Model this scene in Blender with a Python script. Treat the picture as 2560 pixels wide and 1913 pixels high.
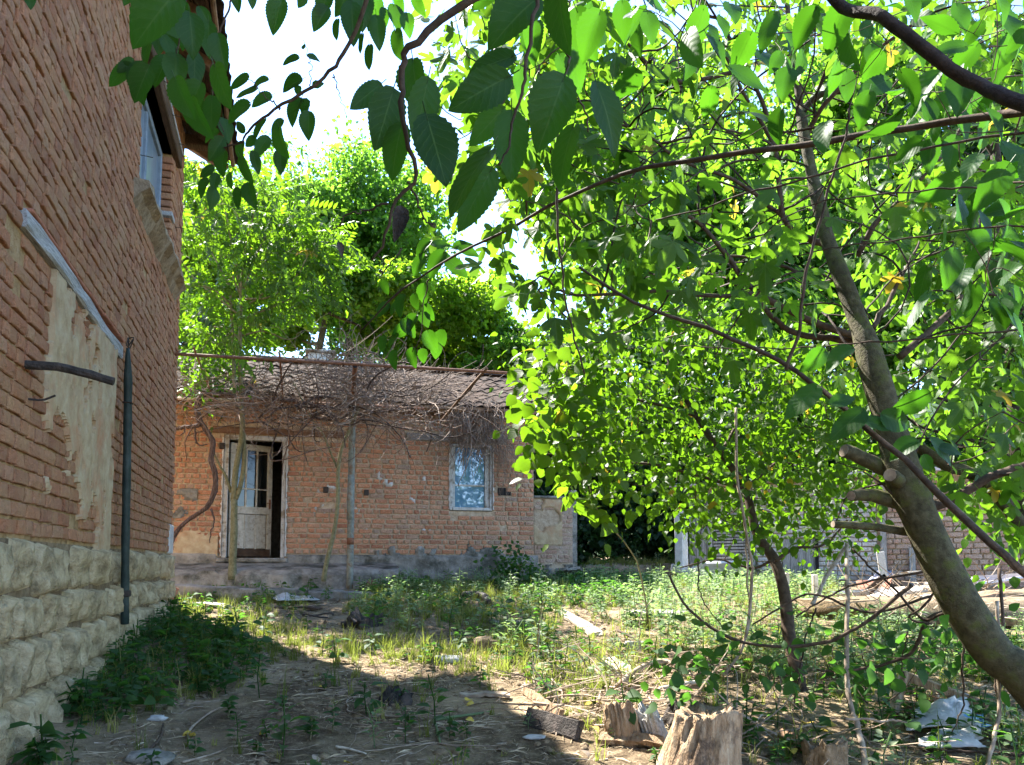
import bpy, math, random
import numpy as np
from mathutils import Vector, Matrix

for o in list(bpy.data.objects):
    bpy.data.objects.remove(o)
SC = bpy.context.scene
COL = SC.collection
RS = np.random.RandomState(11)

# ------------------------------------------------------------------ camera, sky, sun, exposure
F, UC, EYE = 2000.0, 1280.0, 1.45
PITCH = math.radians(4.5)
VC = 1414 - F * math.tan(PITCH)
cd = bpy.data.cameras.new('camera')
cd.sensor_width = 36; cd.lens = 36 * F / 2560
cd.shift_y = (VC - 956.5) / 2560
cd.clip_start = 0.05; cd.clip_end = 2000
cam = bpy.data.objects.new('camera', cd); COL.objects.link(cam)
cam.location = (0, 0, EYE); cam.rotation_euler = (math.pi / 2 + PITCH, 0, 0)
SC.camera = cam

SUN_DIR = np.array([-.664, .747, 0]); SUN_DIR /= np.linalg.norm(SUN_DIR)
EL = math.radians(51)
SUN_DIR = SUN_DIR * math.cos(EL) + np.array([0, 0, math.sin(EL)])
wd = bpy.data.worlds.new('World'); SC.world = wd; wd.use_nodes = True
nt = wd.node_tree
sky = nt.nodes.new('ShaderNodeTexSky'); sky.sky_type = 'NISHITA'; sky.sun_disc = False
sky.sun_elevation = EL
sky.sun_rotation = math.atan2(SUN_DIR[0], SUN_DIR[1])
sky.air_density = 0.75; sky.dust_density = 0.1; sky.ozone_density = 3.0
bgn = nt.nodes['Background']; bgn.inputs['Strength'].default_value = 0.15
nt.links.new(sky.outputs[0], bgn.inputs['Color'])
sl = bpy.data.lights.new('sun', 'SUN'); sl.energy = 5.0; sl.angle = math.radians(.53); sl.color = (1, .95, .87)
so = bpy.data.objects.new('sun', sl); COL.objects.link(so)
so.rotation_euler = Vector(SUN_DIR).to_track_quat('Z', 'Y').to_euler()
SC.view_settings.view_transform = 'Standard'; SC.view_settings.look = 'None'
SC.view_settings.exposure = 2.6; SC.view_settings.gamma = 1.0
SC.view_settings.use_curve_mapping = False
SC.render.engine = 'CYCLES'
SC.cycles.max_bounces = 8; SC.cycles.diffuse_bounces = 4; SC.cycles.transmission_bounces = 4

# ------------------------------------------------------------------ photo <-> world
FW = np.array([0, math.cos(PITCH), math.sin(PITCH)]); UPV = np.array([0, -math.sin(PITCH), math.cos(PITCH)])
CP = np.array([0, 0, EYE])
def ray(u, v): return FW + np.array([(u - UC) / F, 0, 0]) + UPV * ((VC - v) / F)
def at(u, v, Y):
    r = ray(u, v); return CP + r * (Y / r[1])
def pl(pts, Y0, Y1=None):
    Y1 = Y0 if Y1 is None else Y1; n = len(pts)
    return np.array([at(u, v, Y0 + (Y1 - Y0) * i / max(1, n - 1)) for i, (u, v) in enumerate(pts)])
def proj(P):
    Q = np.asarray(P) - CP
    dep = Q @ FW; dep = np.where(np.abs(dep) < 1e-3, 1e-3, dep)
    return UC + F * Q[..., 0] / dep, VC - F * (Q @ UPV) / dep, dep
TH = math.radians(16)
D1 = np.array([-math.sin(TH), math.cos(TH), 0]); D2 = np.array([math.cos(TH), math.sin(TH), 0]); ZV = np.array([0, 0, 1.])
OL = np.array([-2.37, 3.7, 0]); OF = np.array([-4.16, 13.0, 0])
def LW(s, z, out=0): return OL + D1 * s + D2 * out + ZV * z
def FP(t, z, out=0): return OF + D2 * t - D1 * out + ZV * z
FR_L = np.stack([D1, ZV, D2], 1)          # columns: along wall, up, outward (x,y,z)
FR_F = np.stack([D2, ZV, -D1], 1)

# ------------------------------------------------------------------ noise
def _h(ix, iy, iz, seed):
    n = (ix.astype(np.int64) * 374761393 + iy.astype(np.int64) * 668265263 + iz.astype(np.int64) * 2147483647 + seed * 974634777) & 0xffffffff
    n = ((n ^ (n >> 13)) * 1274126177) & 0xffffffff
    n = ((n ^ (n >> 16)) * 2246822519) & 0xffffffff
    return ((n ^ (n >> 15)) & 0xffffff) / float(0xffffff)
def vn(x, y, z=0., seed=0):
    x, y, z = np.broadcast_arrays(np.asarray(x, float), np.asarray(y, float), np.asarray(z, float))
    ix, iy, iz = np.floor(x), np.floor(y), np.floor(z)
    fx, fy, fz = x - ix, y - iy, z - iz
    fx = fx * fx * (3 - 2 * fx); fy = fy * fy * (3 - 2 * fy); fz = fz * fz * (3 - 2 * fz)
    r = 0
    for a in (0, 1):
        for b in (0, 1):
            for c in (0, 1):
                w = (fx if a else 1 - fx) * (fy if b else 1 - fy) * (fz if c else 1 - fz)
                r = r + w * _h(ix + a, iy + b, iz + c, seed)
    return r
def fbm(x, y, z=0., seed=0, o=4):
    r = 0; a = .5; t = 0
    for i in range(o):
        r = r + a * vn(np.asarray(x) * 2 ** i, np.asarray(y) * 2 ** i, np.asarray(z) * 2 ** i, seed + i); t += a; a *= .5
    return r / t

# ------------------------------------------------------------------ ground height
def g(x, y):
    x = np.asarray(x, float); y = np.asarray(y, float)
    k = .098 * y
    z = 1.16 - np.log1p(np.exp((1.16 - k) * 6)) / 6
    dw = (x - OL[0]) * D2[0] + (y - OL[1]) * D2[1]           # distance from the tall house's wall
    z = z + np.clip(1 - (y - 3.7) / 5.8, 0, 1) * .22 * np.exp(-np.clip(dw, 0, 9) / .7)
    bank = 1 / (1 + np.exp(-(y - 15.6 + .25 * np.sin(x * 2.1)) * 5)) * np.clip((x - .8) / .8, 0, 1)
    z = z + bank * .33 + np.clip(y - 19, 0, 60) * .03
    z = z + (fbm(x * .9, y * .9, 0, 3, 3) - .5) * .10 + (fbm(x * 5, y * 5, 0, 9, 3) - .5) * .035
    return z
def gr(u, v):
    r = ray(u, v); t = 1.
    for i in range(400):
        p = CP + r * t
        if p[2] < g(p[0], p[1]): break
        t += .06
    a, b = t - .06, t
    for i in range(12):
        m = (a + b) / 2; p = CP + r * m
        if p[2] < g(p[0], p[1]): b = m
        else: a = m
    p = CP + r * b; p[2] = g(p[0], p[1]); return p

# ------------------------------------------------------------------ mesh builder and scene tree
ORG = {}
def setp(o, label=None, cat=None, group=None, kind=None):
    if label: o['label'] = label
    if cat: o['category'] = cat
    if group: o['group'] = group
    if kind: o['kind'] = kind
    return o
def thing(name, label, cat, loc=(0, 0, 0), group=None):
    o = bpy.data.objects.new(name, None); COL.objects.link(o)
    o.location = loc; o.empty_display_size = .2
    ORG[o] = np.array(loc, float)
    return setp(o, label, cat, group)
class MB:
    def __init__(s): s.V = []; s.Q = []; s.T = []; s.R = []; s.U = []; s.n = 0
    def add(s, V, Fs, rnd=0., uv=None):
        V = np.asarray(V, float); N = len(V); s.V.append(V)
        s.R.append(np.broadcast_to(np.asarray(rnd, float), (N,)).copy())
        s.U.append(np.zeros((N, 2)) if uv is None else np.asarray(uv, float)[:, :2])
        for f in (Fs if isinstance(Fs, (list, tuple)) else [Fs]):
            f = np.asarray(f, int)
            if f.size == 0: continue
            (s.Q if f.shape[1] == 4 else s.T).append(f + s.n)
        s.n += N; return s
    def scatter(s, base, M, T, rnd):
        V, Fs, U = base; N = len(T); k = len(V)
        W = np.einsum('nij,kj->nki', M, V) + T[:, None, :]
        off = (np.arange(N) * k)
        fs = [(f[None] + off[:, None, None]).reshape(-1, f.shape[1]) for f in Fs if len(f)]
        return s.add(W.reshape(-1, 3), fs, np.repeat(rnd, k), np.tile(U, (N, 1)))
    def box(s, c, sx, sy, sz, R=None, rnd=0., bev=0.):
        R = np.eye(3) if R is None else R
        h = np.array([sx, sy, sz]) / 2.
        if bev <= 0:
            V = np.array([[x, y, z] for x in (-1, 1) for y in (-1, 1) for z in (-1, 1)]) * h
            Fq = [[0, 1, 3, 2], [4, 6, 7, 5], [0, 4, 5, 1], [2, 3, 7, 6], [0, 2, 6, 4], [1, 5, 7, 3]]
            return s.add(V @ R.T + np.asarray(c), [np.array(Fq)], rnd, V[:, :2])
        V = []; idx = {}
        for ax in range(3):
            for sg in (-1, 1):
                for a in (-1, 1):
                    for b in (-1, 1):
                        p = np.zeros(3); o = [i for i in range(3) if i != ax]
                        p[ax] = sg * h[ax]; p[o[0]] = a * (h[o[0]] - bev); p[o[1]] = b * (h[o[1]] - bev)
                        k = [0, 0, 0]; k[ax] = sg; k[o[0]] = a; k[o[1]] = b
                        idx[(ax,) + tuple(k)] = len(V); V.append(p)
        Q, T = [], []
        for ax in range(3):
            o = [i for i in range(3) if i != ax]
            for sg in (-1, 1):
                q = []
                for a, b in ((-1, -1), (1, -1), (1, 1), (-1, 1)):
                    k = [0, 0, 0]; k[ax] = sg; k[o[0]] = a; k[o[1]] = b; q.append(idx[(ax,) + tuple(k)])
                flip = (sg < 0) != (ax == 1)
                Q.append(q[::-1] if flip else q)
        for ax in range(3):
            o = [i for i in range(3) if i != ax]
            for a in (-1, 1):
                for b in (-1, 1):
                    ks = []
                    for c2 in (-1, 1):
                        k = [0, 0, 0]; k[ax] = c2; k[o[0]] = a; k[o[1]] = b; ks.append(tuple(k))
                    Q.append([idx[(o[0],) + ks[0]], idx[(o[0],) + ks[1]], idx[(o[1],) + ks[1]], idx[(o[1],) + ks[0]]])
        for x in (-1, 1):
            for y in (-1, 1):
                for z in (-1, 1):
                    T.append([idx[(i, x, y, z)] for i in range(3)])
        V = np.array(V)
        return s.add(V @ R.T + np.asarray(c), [np.array(Q), np.array(T)], rnd, V[:, :2])
    def tube(s, P, r, sides=6, rnd=0., cap=True, wob=0.):
        P = np.asarray(P, float); n = len(P); r = np.broadcast_to(np.asarray(r, float), (n,))
        t = np.gradient(P, axis=0); t /= np.linalg.norm(t, axis=1)[:, None] + 1e-9
        a = np.array([0, 0, 1.]) if abs(t[0][2]) < .9 else np.array([1., 0, 0])
        N = np.zeros((n, 3)); x = np.cross(t[0], a); x /= np.linalg.norm(x); N[0] = x
        for i in range(1, n):
            x = N[i - 1] - t[i] * np.dot(N[i - 1], t[i]); N[i] = x / (np.linalg.norm(x) + 1e-9)
        B = np.cross(t, N); th = np.arange(sides) * 2 * math.pi / sides
        R = r[:, None] * np.ones(sides)
        if wob: R = R * (1 + wob * (RS.rand(n, sides) - .5) * 2)
        V = P[:, None] + R[..., None] * (np.cos(th)[None, :, None] * N[:, None] + np.sin(th)[None, :, None] * B[:, None])
        i = np.arange(n - 1)[:, None] * sides; j = np.arange(sides)[None]; j2 = (j + 1) % sides
        Fq = np.stack([i + j, i + j2, i + sides + j2, i + sides + j], -1).reshape(-1, 4)
        L = np.concatenate([[0], np.cumsum(np.linalg.norm(np.diff(P, axis=0), axis=1))])
        U = np.stack([np.tile(np.arange(sides) / sides, n), np.repeat(L, sides)], 1)
        V = V.reshape(-1, 3); Fs = [Fq]
        if cap:
            V = np.concatenate([V, P[:1], P[-1:]]); U = np.concatenate([U, [[0, 0], [0, L[-1]]]])
            c0, c1 = n * sides, n * sides + 1; jj = np.arange(sides)
            Fs.append(np.stack([np.full(sides, c0), (jj + 1) % sides, jj], 1))
            Fs.append(np.stack([np.full(sides, c1), (n - 1) * sides + jj, (n - 1) * sides + (jj + 1) % sides], 1))
        return s.add(V, Fs, rnd, U)
    def mesh(s, name, mat, org=None, smooth=False):
        V = np.concatenate(s.V) - (0 if org is None else org)
        Q = np.concatenate(s.Q) if s.Q else np.zeros((0, 4), int); T = np.concatenate(s.T) if s.T else np.zeros((0, 3), int)
        me = bpy.data.meshes.new(name)
        me.vertices.add(len(V)); me.vertices.foreach_set('co', V.astype(np.float32).ravel())
        li = np.concatenate([Q.ravel(), T.ravel()]).astype(np.int32)
        st = np.concatenate([np.arange(len(Q)) * 4, len(Q) * 4 + np.arange(len(T)) * 3]).astype(np.int32)
        me.loops.add(len(li)); me.loops.foreach_set('vertex_index', li)
        me.polygons.add(len(st)); me.polygons.foreach_set('loop_start', st)
        me.update(calc_edges=True)
        if smooth: me.polygons.foreach_set('use_smooth', np.ones(len(st), bool))
        else: me.polygons.foreach_set('use_smooth', np.zeros(len(st), bool))
        a = me.attributes.new('rnd', 'FLOAT', 'POINT'); a.data.foreach_set('value', np.concatenate(s.R).astype(np.float32))
        U = np.concatenate(s.U); U3 = np.concatenate([U, np.zeros((len(U), 1))], 1)
        a = me.attributes.new('luv', 'FLOAT_VECTOR', 'POINT'); a.data.foreach_set('vector', U3.astype(np.float32).ravel())
        me.materials.append(mat); me.validate()
        return me
    def build(s, name, mat, parent=None, smooth=False, kind=None):
        V = np.concatenate(s.V)
        if parent is not None: org = ORG[parent]
        else: org = np.array([(V[:, 0].min() + V[:, 0].max()) / 2, (V[:, 1].min() + V[:, 1].max()) / 2, V[:, 2].min()])
        o = bpy.data.objects.new(name, s.mesh(name, mat, org, smooth)); COL.objects.link(o)
        ORG[o] = org
        if parent is not None: o.parent = parent
        else: o.location = org
        if kind: o['kind'] = kind
        return o
def inst(name, me, M, T, parent):
    o = bpy.data.objects.new(name, me); COL.objects.link(o); o.parent = parent
    X = np.eye(4); X[:3, :3] = M; X[:3, 3] = T - ORG[parent]
    o.matrix_basis = Matrix(X.tolist()); return o
def spline(P, n):
    P = np.asarray(P, float); m = len(P)
    if m < 3: return np.array([P[0] + (P[-1] - P[0]) * i / (n - 1) for i in range(n)])
    Q = np.concatenate([[2 * P[0] - P[1]], P, [2 * P[-1] - P[-2]]]); out = []
    for x in np.linspace(0, m - 1, n):
        i = min(int(x), m - 2); f = x - i; a, b, c, d = Q[i:i + 4]
        out.append(.5 * (2 * b + (c - a) * f + (2 * a - 5 * b + 4 * c - d) * f * f + (3 * b - a - 3 * c + d) * f ** 3))
    return np.array(out)
def rot_z(a): c, s = math.cos(a), math.sin(a); return np.array([[c, -s, 0], [s, c, 0], [0, 0, 1.]])
def rot_x(a): c, s = math.cos(a), math.sin(a); return np.array([[1., 0, 0], [0, c, -s], [0, s, c]])
def rot_y(a): c, s = math.cos(a), math.sin(a); return np.array([[c, 0, s], [0, 1., 0], [-s, 0, c]])
def frames(Yd, Nd):
    Yd = Yd / (np.linalg.norm(Yd, axis=1)[:, None] + 1e-9)
    N = Nd - Yd * np.sum(Nd * Yd, 1)[:, None]; N /= np.linalg.norm(N, axis=1)[:, None] + 1e-9
    return np.stack([np.cross(Yd, N), Yd, N], 2)
def inpoly(u, v, poly):
    u = np.asarray(u); v = np.asarray(v); r = np.zeros(u.shape, bool); n = len(poly)
    for i in range(n):
        (x1, y1), (x2, y2) = poly[i], poly[(i + 1) % n]
        c = ((y1 > v) != (y2 > v)) & (u < (x2 - x1) * (v - y1) / ((y2 - y1) or 1e-9) + x1); r ^= c
    return r
def rvec(n): 
    v = RS.randn(n, 3); return v / np.linalg.norm(v, axis=1)[:, None]

# ------------------------------------------------------------------ materials
class NT:
    def __init__(s, name):
        s.m = bpy.data.materials.new(name); s.m.use_nodes = True; s.t = s.m.node_tree; s.t.nodes.clear()
        s.out = s.n('ShaderNodeOutputMaterial')
    def n(s, ty, **k):
        nd = s.t.nodes.new(ty)
        for a, b in k.items(): setattr(nd, a, b)
        return nd
    def L(s, a, b): s.t.links.new(a, b)
    def put(s, sock, v):
        if hasattr(v, 'links'): s.L(v, sock)
        else: sock.default_value = v
    def math(s, op, a, b=0., c=None, clamp=False):
        nd = s.n('ShaderNodeMath', operation=op, use_clamp=clamp); s.put(nd.inputs[0], a); s.put(nd.inputs[1], b)
        if c is not None: s.put(nd.inputs[2], c)
        return nd.outputs[0]
    def pos(s): return s.n('ShaderNodeNewGeometry').outputs['Position']
    def attr(s, nm, out='Fac'): return s.n('ShaderNodeAttribute', attribute_name=nm).outputs[out]
    def rnd(s): return s.math('FRACT', s.math('ADD', s.attr('rnd'), s.n('ShaderNodeObjectInfo').outputs['Random']))
    def noise(s, scale, vec=None, detail=4, rough=.6, stretch=None):
        nd = s.n('ShaderNodeTexNoise'); nd.inputs['Scale'].default_value = scale; nd.inputs['Detail'].default_value = detail
        nd.inputs['Roughness'].default_value = rough; v = s.pos() if vec is None else vec
        if stretch:
            mp = s.n('ShaderNodeMapping'); mp.inputs['Scale'].default_value = stretch; s.L(v, mp.inputs['Vector']); v = mp.outputs[0]
        s.L(v, nd.inputs['Vector']); return nd.outputs['Fac']
    def ramp(s, fac, stops, mode='LINEAR'):
        nd = s.n('ShaderNodeValToRGB'); nd.color_ramp.interpolation = mode; e = nd.color_ramp.elements
        while len(e) < len(stops): e.new(.5)
        for i, (p, c) in enumerate(stops): e[i].position = p; e[i].color = (c[0], c[1], c[2], 1) if hasattr(c, '__len__') else (c, c, c, 1)
        s.L(fac, nd.inputs[0]); return nd.outputs[0]
    def mix(s, fac, a, b, mode='MIX'):
        nd = s.n('ShaderNodeMix', data_type='RGBA', blend_type=mode); s.put(nd.inputs[0], fac)
        s.put(nd.inputs[6], a if hasattr(a, 'links') else (*a, 1)); s.put(nd.inputs[7], b if hasattr(b, 'links') else (*b, 1)); return nd.outputs[2]
    def bump(s, h, strength=.5, dist=.01):
        nd = s.n('ShaderNodeBump'); nd.inputs['Strength'].default_value = strength; nd.inputs['Distance'].default_value = dist
        s.L(h, nd.inputs['Height']); return nd.outputs[0]
    def bsdf(s, col, rough=.8, bump=None, spec=.3, metal=0.):
        p = s.n('ShaderNodeBsdfPrincipled'); s.put(p.inputs['Base Color'], col if hasattr(col, 'links') else (*col, 1))
        s.put(p.inputs['Roughness'], rough); p.inputs['Specular IOR Level'].default_value = spec; p.inputs['Metallic'].default_value = metal
        if bump is not None: s.L(bump, p.inputs['Normal'])
        return p.outputs[0]
    def done(s, sh): s.L(sh, s.out.inputs[0]); return s.m

def brick_mat(name, cols, dust, dustamt=.5):
    t = NT(name); r = t.rnd()
    c = t.ramp(r, [(i / (len(cols) - 1), k) for i, k in enumerate(cols)])
    n1 = t.noise(38, detail=5); n2 = t.noise(5, detail=3); n3 = t.noise(140, detail=2)
    c = t.mix(t.ramp(n1, [(.35, 0.), (.75, .55)]), c, (.13, .075, .045), 'MIX')
    c = t.mix(t.ramp(n2, [(.42, 0.), (.72, dustamt)]), c, dust)
    c = t.mix(t.math('MULTIPLY', n3, .2), c, (.5, .36, .26), 'MIX')
    h = t.math('ADD', t.math('MULTIPLY', n1, 1.), t.math('MULTIPLY', n3, .5))
    return t.done(t.bsdf(c, .92, t.bump(h, 1., .022), .15))
def plain(name, cols, scale=8., bump=.5, bdist=.01, rough=.85, stretch=None, spec=.25, spots=None, metal=0., smix=(.5, .62), det=6):
    t = NT(name); n = t.noise(scale, detail=det, rough=.65, stretch=stretch); k = len(cols)
    c = t.ramp(n, [(.3 + .4 * i / (k - 1), q) for i, q in enumerate(cols)])
    n2 = t.noise(scale * 6, detail=3, stretch=stretch)
    if spots is not None:
        c = t.mix(t.ramp(t.noise(scale * .45, detail=6, rough=.7), [(smix[0], 0.), (smix[1], 1.)]), c, spots)
    c = t.mix(t.math('MULTIPLY', t.math('SUBTRACT', t.rnd(), .5), .5, clamp=True), c, tuple(x * .55 for x in cols[0]))
    h = t.math('ADD', n, t.math('MULTIPLY', n2, .4))
    return t.done(t.bsdf(c, rough, t.bump(h, bump, bdist), spec, metal))
def leaf_mat(name, cols, trans, tfac=.5, vein=(.16, .22, .05), nv=7., slope=2., rough=.48, spec=.3, veins=True, yellow=True):
    t = NT(name); r = t.rnd(); k = len(cols)
    c = t.ramp(r, [(.97 * i / (k - 1), q) for i, q in enumerate(cols)])
    tr = t.ramp(r, [(.97 * i / (k - 1), tuple(trans[j] * (.75 + .5 * i / (k - 1)) for j in range(3))) for i in range(k)])
    if yellow:
        yk = t.math('GREATER_THAN', r, .99)
        c = t.mix(yk, c, (.34, .26, .03)); tr = t.mix(yk, tr, (.5, .36, .03))
    nse = t.noise(30, detail=3)
    c = t.mix(t.math('MULTIPLY', nse, .5), c, tuple(q * .6 for q in cols[0]))
    nrm = None
    if veins:
        sp = t.n('ShaderNodeSeparateXYZ'); t.L(t.attr('luv', 'Vector'), sp.inputs[0]); ax = t.math('ABSOLUTE', sp.outputs[0])
        f = t.math('FRACT', t.math('SUBTRACT', t.math('MULTIPLY', sp.outputs[1], nv), t.math('MULTIPLY', ax, slope)))
        d = t.math('ABSOLUTE', t.math('SUBTRACT', f, .5))
        side = t.math('MULTIPLY', t.math('LESS_THAN', d, .045), .55)
        mid = t.math('LESS_THAN', ax, .038)
        vm = t.math('MAXIMUM', side, mid)
        c = t.mix(t.math('MULTIPLY', vm, .7), c, vein); tr = t.mix(t.math('MULTIPLY', vm, .35), tr, tuple(q * .45 for q in trans))
        bl = t.math('MULTIPLY', t.math('SUBTRACT', .5, d), 1.)
        nrm = t.bump(t.math('ADD', bl, t.math('MULTIPLY', nse, .6)), .22, .004)
    b = t.bsdf(c, rough, nrm, spec)
    tl = t.n('ShaderNodeBsdfTranslucent'); t.L(tr, tl.inputs['Color'])
    mx = t.n('ShaderNodeMixShader'); mx.inputs[0].default_value = tfac; t.L(b, mx.inputs[1]); t.L(tl.outputs[0], mx.inputs[2])
    return t.done(mx.outputs[0])

M = {}
M['brick_l'] = brick_mat('weathered_brick', [(.34, .13, .06), (.43, .175, .085), (.46, .215, .11), (.40, .19, .10), (.28, .10, .05), (.45, .245, .14), (.37, .15, .08)], (.42, .27, .13), .5)
M['brick_f'] = brick_mat('orange_brick', [(.49, .19, .09), (.59, .255, .135), (.53, .22, .115), (.62, .33, .20), (.36, .13, .07), (.58, .32, .20), (.32, .235, .19)], (.50, .35, .22), .4)
M['brick_p'] = brick_mat('pale_brick', [(.42, .25, .17), (.46, .31, .23), (.40, .22, .15), (.45, .33, .25)], (.45, .38, .30), .6)
M['brick_w'] = brick_mat('whitewashed_brick', [(.55, .52, .48), (.48, .46, .44), (.6, .56, .5), (.45, .36, .30)], (.62, .6, .58), .8)
M['mud'] = plain('clay_mortar', [(.22, .135, .06), (.37, .24, .115), (.46, .33, .18)], 14, 1., .03)
M['mortar'] = plain('lime_mortar', [(.30, .21, .13), (.42, .32, .215), (.54, .44, .32)], 14, .8, .02)
M['plaster'] = plain('old_plaster', [(.32, .225, .125), (.44, .335, .20), (.52, .43, .28)], 7, .8, .012, spots=(.42, .22, .115), smix=(.5, .68))
M['stone'] = plain('rough_limestone', [(.20, .145, .075), (.47, .365, .21), (.64, .52, .335)], 10, 1., .055, spots=(.22, .18, .11), smix=(.54, .70), det=12)
M['wood_grey'] = plain('weathered_grey_wood', [(.20, .19, .17), (.38, .36, .33), (.47, .45, .42)], 5, .8, .006, stretch=(14, 14, 14))
M['wood_brown'] = plain('old_brown_wood', [(.10, .055, .03), (.19, .11, .06), (.28, .18, .11)], 10, .7, .006)
M['wood_dark'] = plain('dark_timber', [(.035, .022, .014), (.07, .042, .026), (.11, .07, .045)], 10, .7, .008)
M['wood_pale'] = plain('pale_dry_wood', [(.33, .27, .20), (.50, .43, .33), (.58, .52, .43)], 9, .6, .006)
M['wood_rot'] = plain('rotten_wood', [(.13, .075, .04), (.36, .245, .145), (.50, .38, .25)], 8, 1., .03, stretch=(3, 3, .7), spots=(.10, .07, .05), smix=(.56, .66))
M['charred'] = plain('blackened_wood', [(.02, .017, .014), (.05, .042, .036), (.09, .07, .06)], 14, 1., .02)
M['paint_w'] = plain('flaking_white_paint', [(.30, .29, .26), (.46, .45, .42), (.55, .55, .53)], 16, .6, .004, spots=(.20, .16, .11), smix=(.52, .64))
M['paint_d'] = plain('worn_door_paint', [(.32, .30, .25), (.44, .42, .36), (.54, .52, .46)], 16, .6, .004, spots=(.20, .15, .11), smix=(.55, .66))
M['concrete'] = plain('concrete', [(.13, .12, .10), (.26, .24, .205), (.38, .355, .31)], 5, 1., .025, spots=(.055, .055, .04), smix=(.46, .62), det=9)
M['conc_light'] = plain('light_concrete', [(.40, .38, .34), (.52, .50, .46), (.6, .58, .54)], 8, .7, .01)
M['tile'] = plain('clay_roof_tile', [(.035, .025, .02), (.062, .045, .037), (.10, .073, .06)], 12, .7, .01, spots=(.06, .055, .048), smix=(.5, .64), spec=.04, rough=.95)
M['tile_red'] = plain('red_clay', [(.26, .10, .06), (.36, .15, .09), (.42, .2, .13)], 12, .6, .01)
M['rust'] = plain('rusty_steel', [(.10, .045, .025), (.20, .085, .045), (.28, .14, .08)], 25, .5, .003, rough=.7)
M['pole'] = plain('flaked_blue_grey_paint', [(.13, .135, .11), (.21, .22, .185), (.29, .30, .26)], 18, .5, .003, spots=(.20, .12, .07), smix=(.53, .62))
M['rubber'] = plain('green_black_hose', [(.012, .022, .02), (.022, .036, .032), (.05, .07, .065)], 6, .3, .004, rough=.5)
M['iron'] = plain('dark_iron', [(.02, .017, .015), (.04, .03, .025), (.07, .05, .04)], 30, .4, .002, rough=.6)
M['bark_fig'] = plain('fig_bark', [(.03, .025, .011), (.065, .055, .026), (.11, .096, .053)], 22, 1., .012, spots=(.075, .08, .02), smix=(.5, .62))
M['bark_dark'] = plain('dark_bark', [(.018, .012, .008), (.04, .026, .018), (.07, .048, .034)], 25, .9, .008)
M['bark_brown'] = plain('smooth_brown_bark', [(.035, .022, .014), (.068, .045, .029), (.11, .075, .05)], 30, .7, .005)
M['bark_olive'] = plain('young_olive_bark', [(.10, .095, .045), (.19, .175, .09), (.27, .25, .15)], 20, .5, .004)
M['bark_vine'] = plain('stringy_vine_bark', [(.035, .02, .015), (.10, .065, .05), (.20, .15, .13)], 9, 1., .02, stretch=(9, 9, 1.2))
M['twig'] = plain('dry_twig', [(.085, .055, .038), (.20, .14, .10), (.38, .29, .22)], 6, .3, .002)
M['straw'] = plain('dry_straw', [(.20, .145, .085), (.38, .29, .18), (.55, .45, .31)], 5, .2, .002)
M['stick'] = plain('grey_stick', [(.14, .10, .07), (.28, .21, .15), (.42, .35, .27)], 12, .5, .003)
M['cloth_w'] = plain('white_sacking', [(.30, .29, .27), (.44, .43, .41), (.54, .53, .51)], 14, .5, .01)
M['cloth_g'] = plain('grey_blue_rag', [(.16, .17, .22), (.26, .27, .34), (.36, .37, .43)], 30, .8, .01)
M['blue_pl'] = plain('blue_plastic', [(.10, .26, .42), (.16, .36, .55), (.28, .5, .66)], 8, .3, .006, rough=.4)
M['sheet'] = plain('fibre_cement', [(.36, .31, .29), (.48, .42, .40), (.56, .5, .47)], 6, .5, .006)
M['yellow'] = plain('yellow_leaf', [(.34, .22, .03), (.46, .33, .05), (.5, .4, .1)], 30, .3, .003)
M['earth'] = plain('dry_clod', [(.09, .062, .035), (.20, .145, .085), (.31, .235, .15)], 16, 1., .02)
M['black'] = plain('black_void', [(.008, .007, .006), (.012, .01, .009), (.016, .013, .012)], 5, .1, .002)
M['leaf_mul'] = leaf_mat('mulberry_leaf', [(0.013, 0.046, 0.009), (0.022, 0.068, 0.013), (0.032, 0.083, 0.018)], (0.060, 0.198, 0.007), .46, vein=(.085, .16, .04), yellow=False, rough=.5, spec=.25)
M['leaf_fig'] = leaf_mat('fig_leaf', [(.017, .055, .008), (.028, .075, .011), (.045, .09, .015)], (.145, .31, .014), .56, nv=5., slope=1.6)
M['leaf_elm'] = leaf_mat('elm_leaf', [(.022, .06, .009), (.035, .075, .011), (.05, .085, .014)], (.135, .29, .008), .54, nv=6.)
M['leaf_young'] = leaf_mat('pinnate_leaf', [(.03, .068, .010), (.042, .08, .012), (.055, .085, .016)], (.165, .33, .010), .57, nv=5.)
M['leaf_far'] = leaf_mat('far_leaf', [(.022, .062, .013), (.035, .08, .016), (.05, .09, .02)], (.20, .42, .03), .64, veins=False, yellow=False)
M['leaf_far2'] = leaf_mat('bright_far_leaf', [(.03, .07, .012), (.042, .085, .014), (.055, .09, .018)], (.27, .48, .02), .64, veins=False, yellow=False)
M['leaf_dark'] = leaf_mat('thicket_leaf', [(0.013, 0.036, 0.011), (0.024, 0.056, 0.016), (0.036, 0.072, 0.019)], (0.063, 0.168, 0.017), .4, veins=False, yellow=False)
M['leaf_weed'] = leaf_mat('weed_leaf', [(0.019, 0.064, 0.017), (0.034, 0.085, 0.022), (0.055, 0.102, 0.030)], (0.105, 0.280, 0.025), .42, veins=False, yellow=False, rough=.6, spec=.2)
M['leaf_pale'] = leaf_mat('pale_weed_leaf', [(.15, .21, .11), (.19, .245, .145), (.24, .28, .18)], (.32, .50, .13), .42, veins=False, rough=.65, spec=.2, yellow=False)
M['grass'] = leaf_mat('grass_blade', [(.045, .085, .015), (.10, .115, .026), (.22, .185, .065), (.38, .29, .14)], (.30, .38, .05), .42, veins=False, yellow=False, rough=.65, spec=.15)
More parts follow.
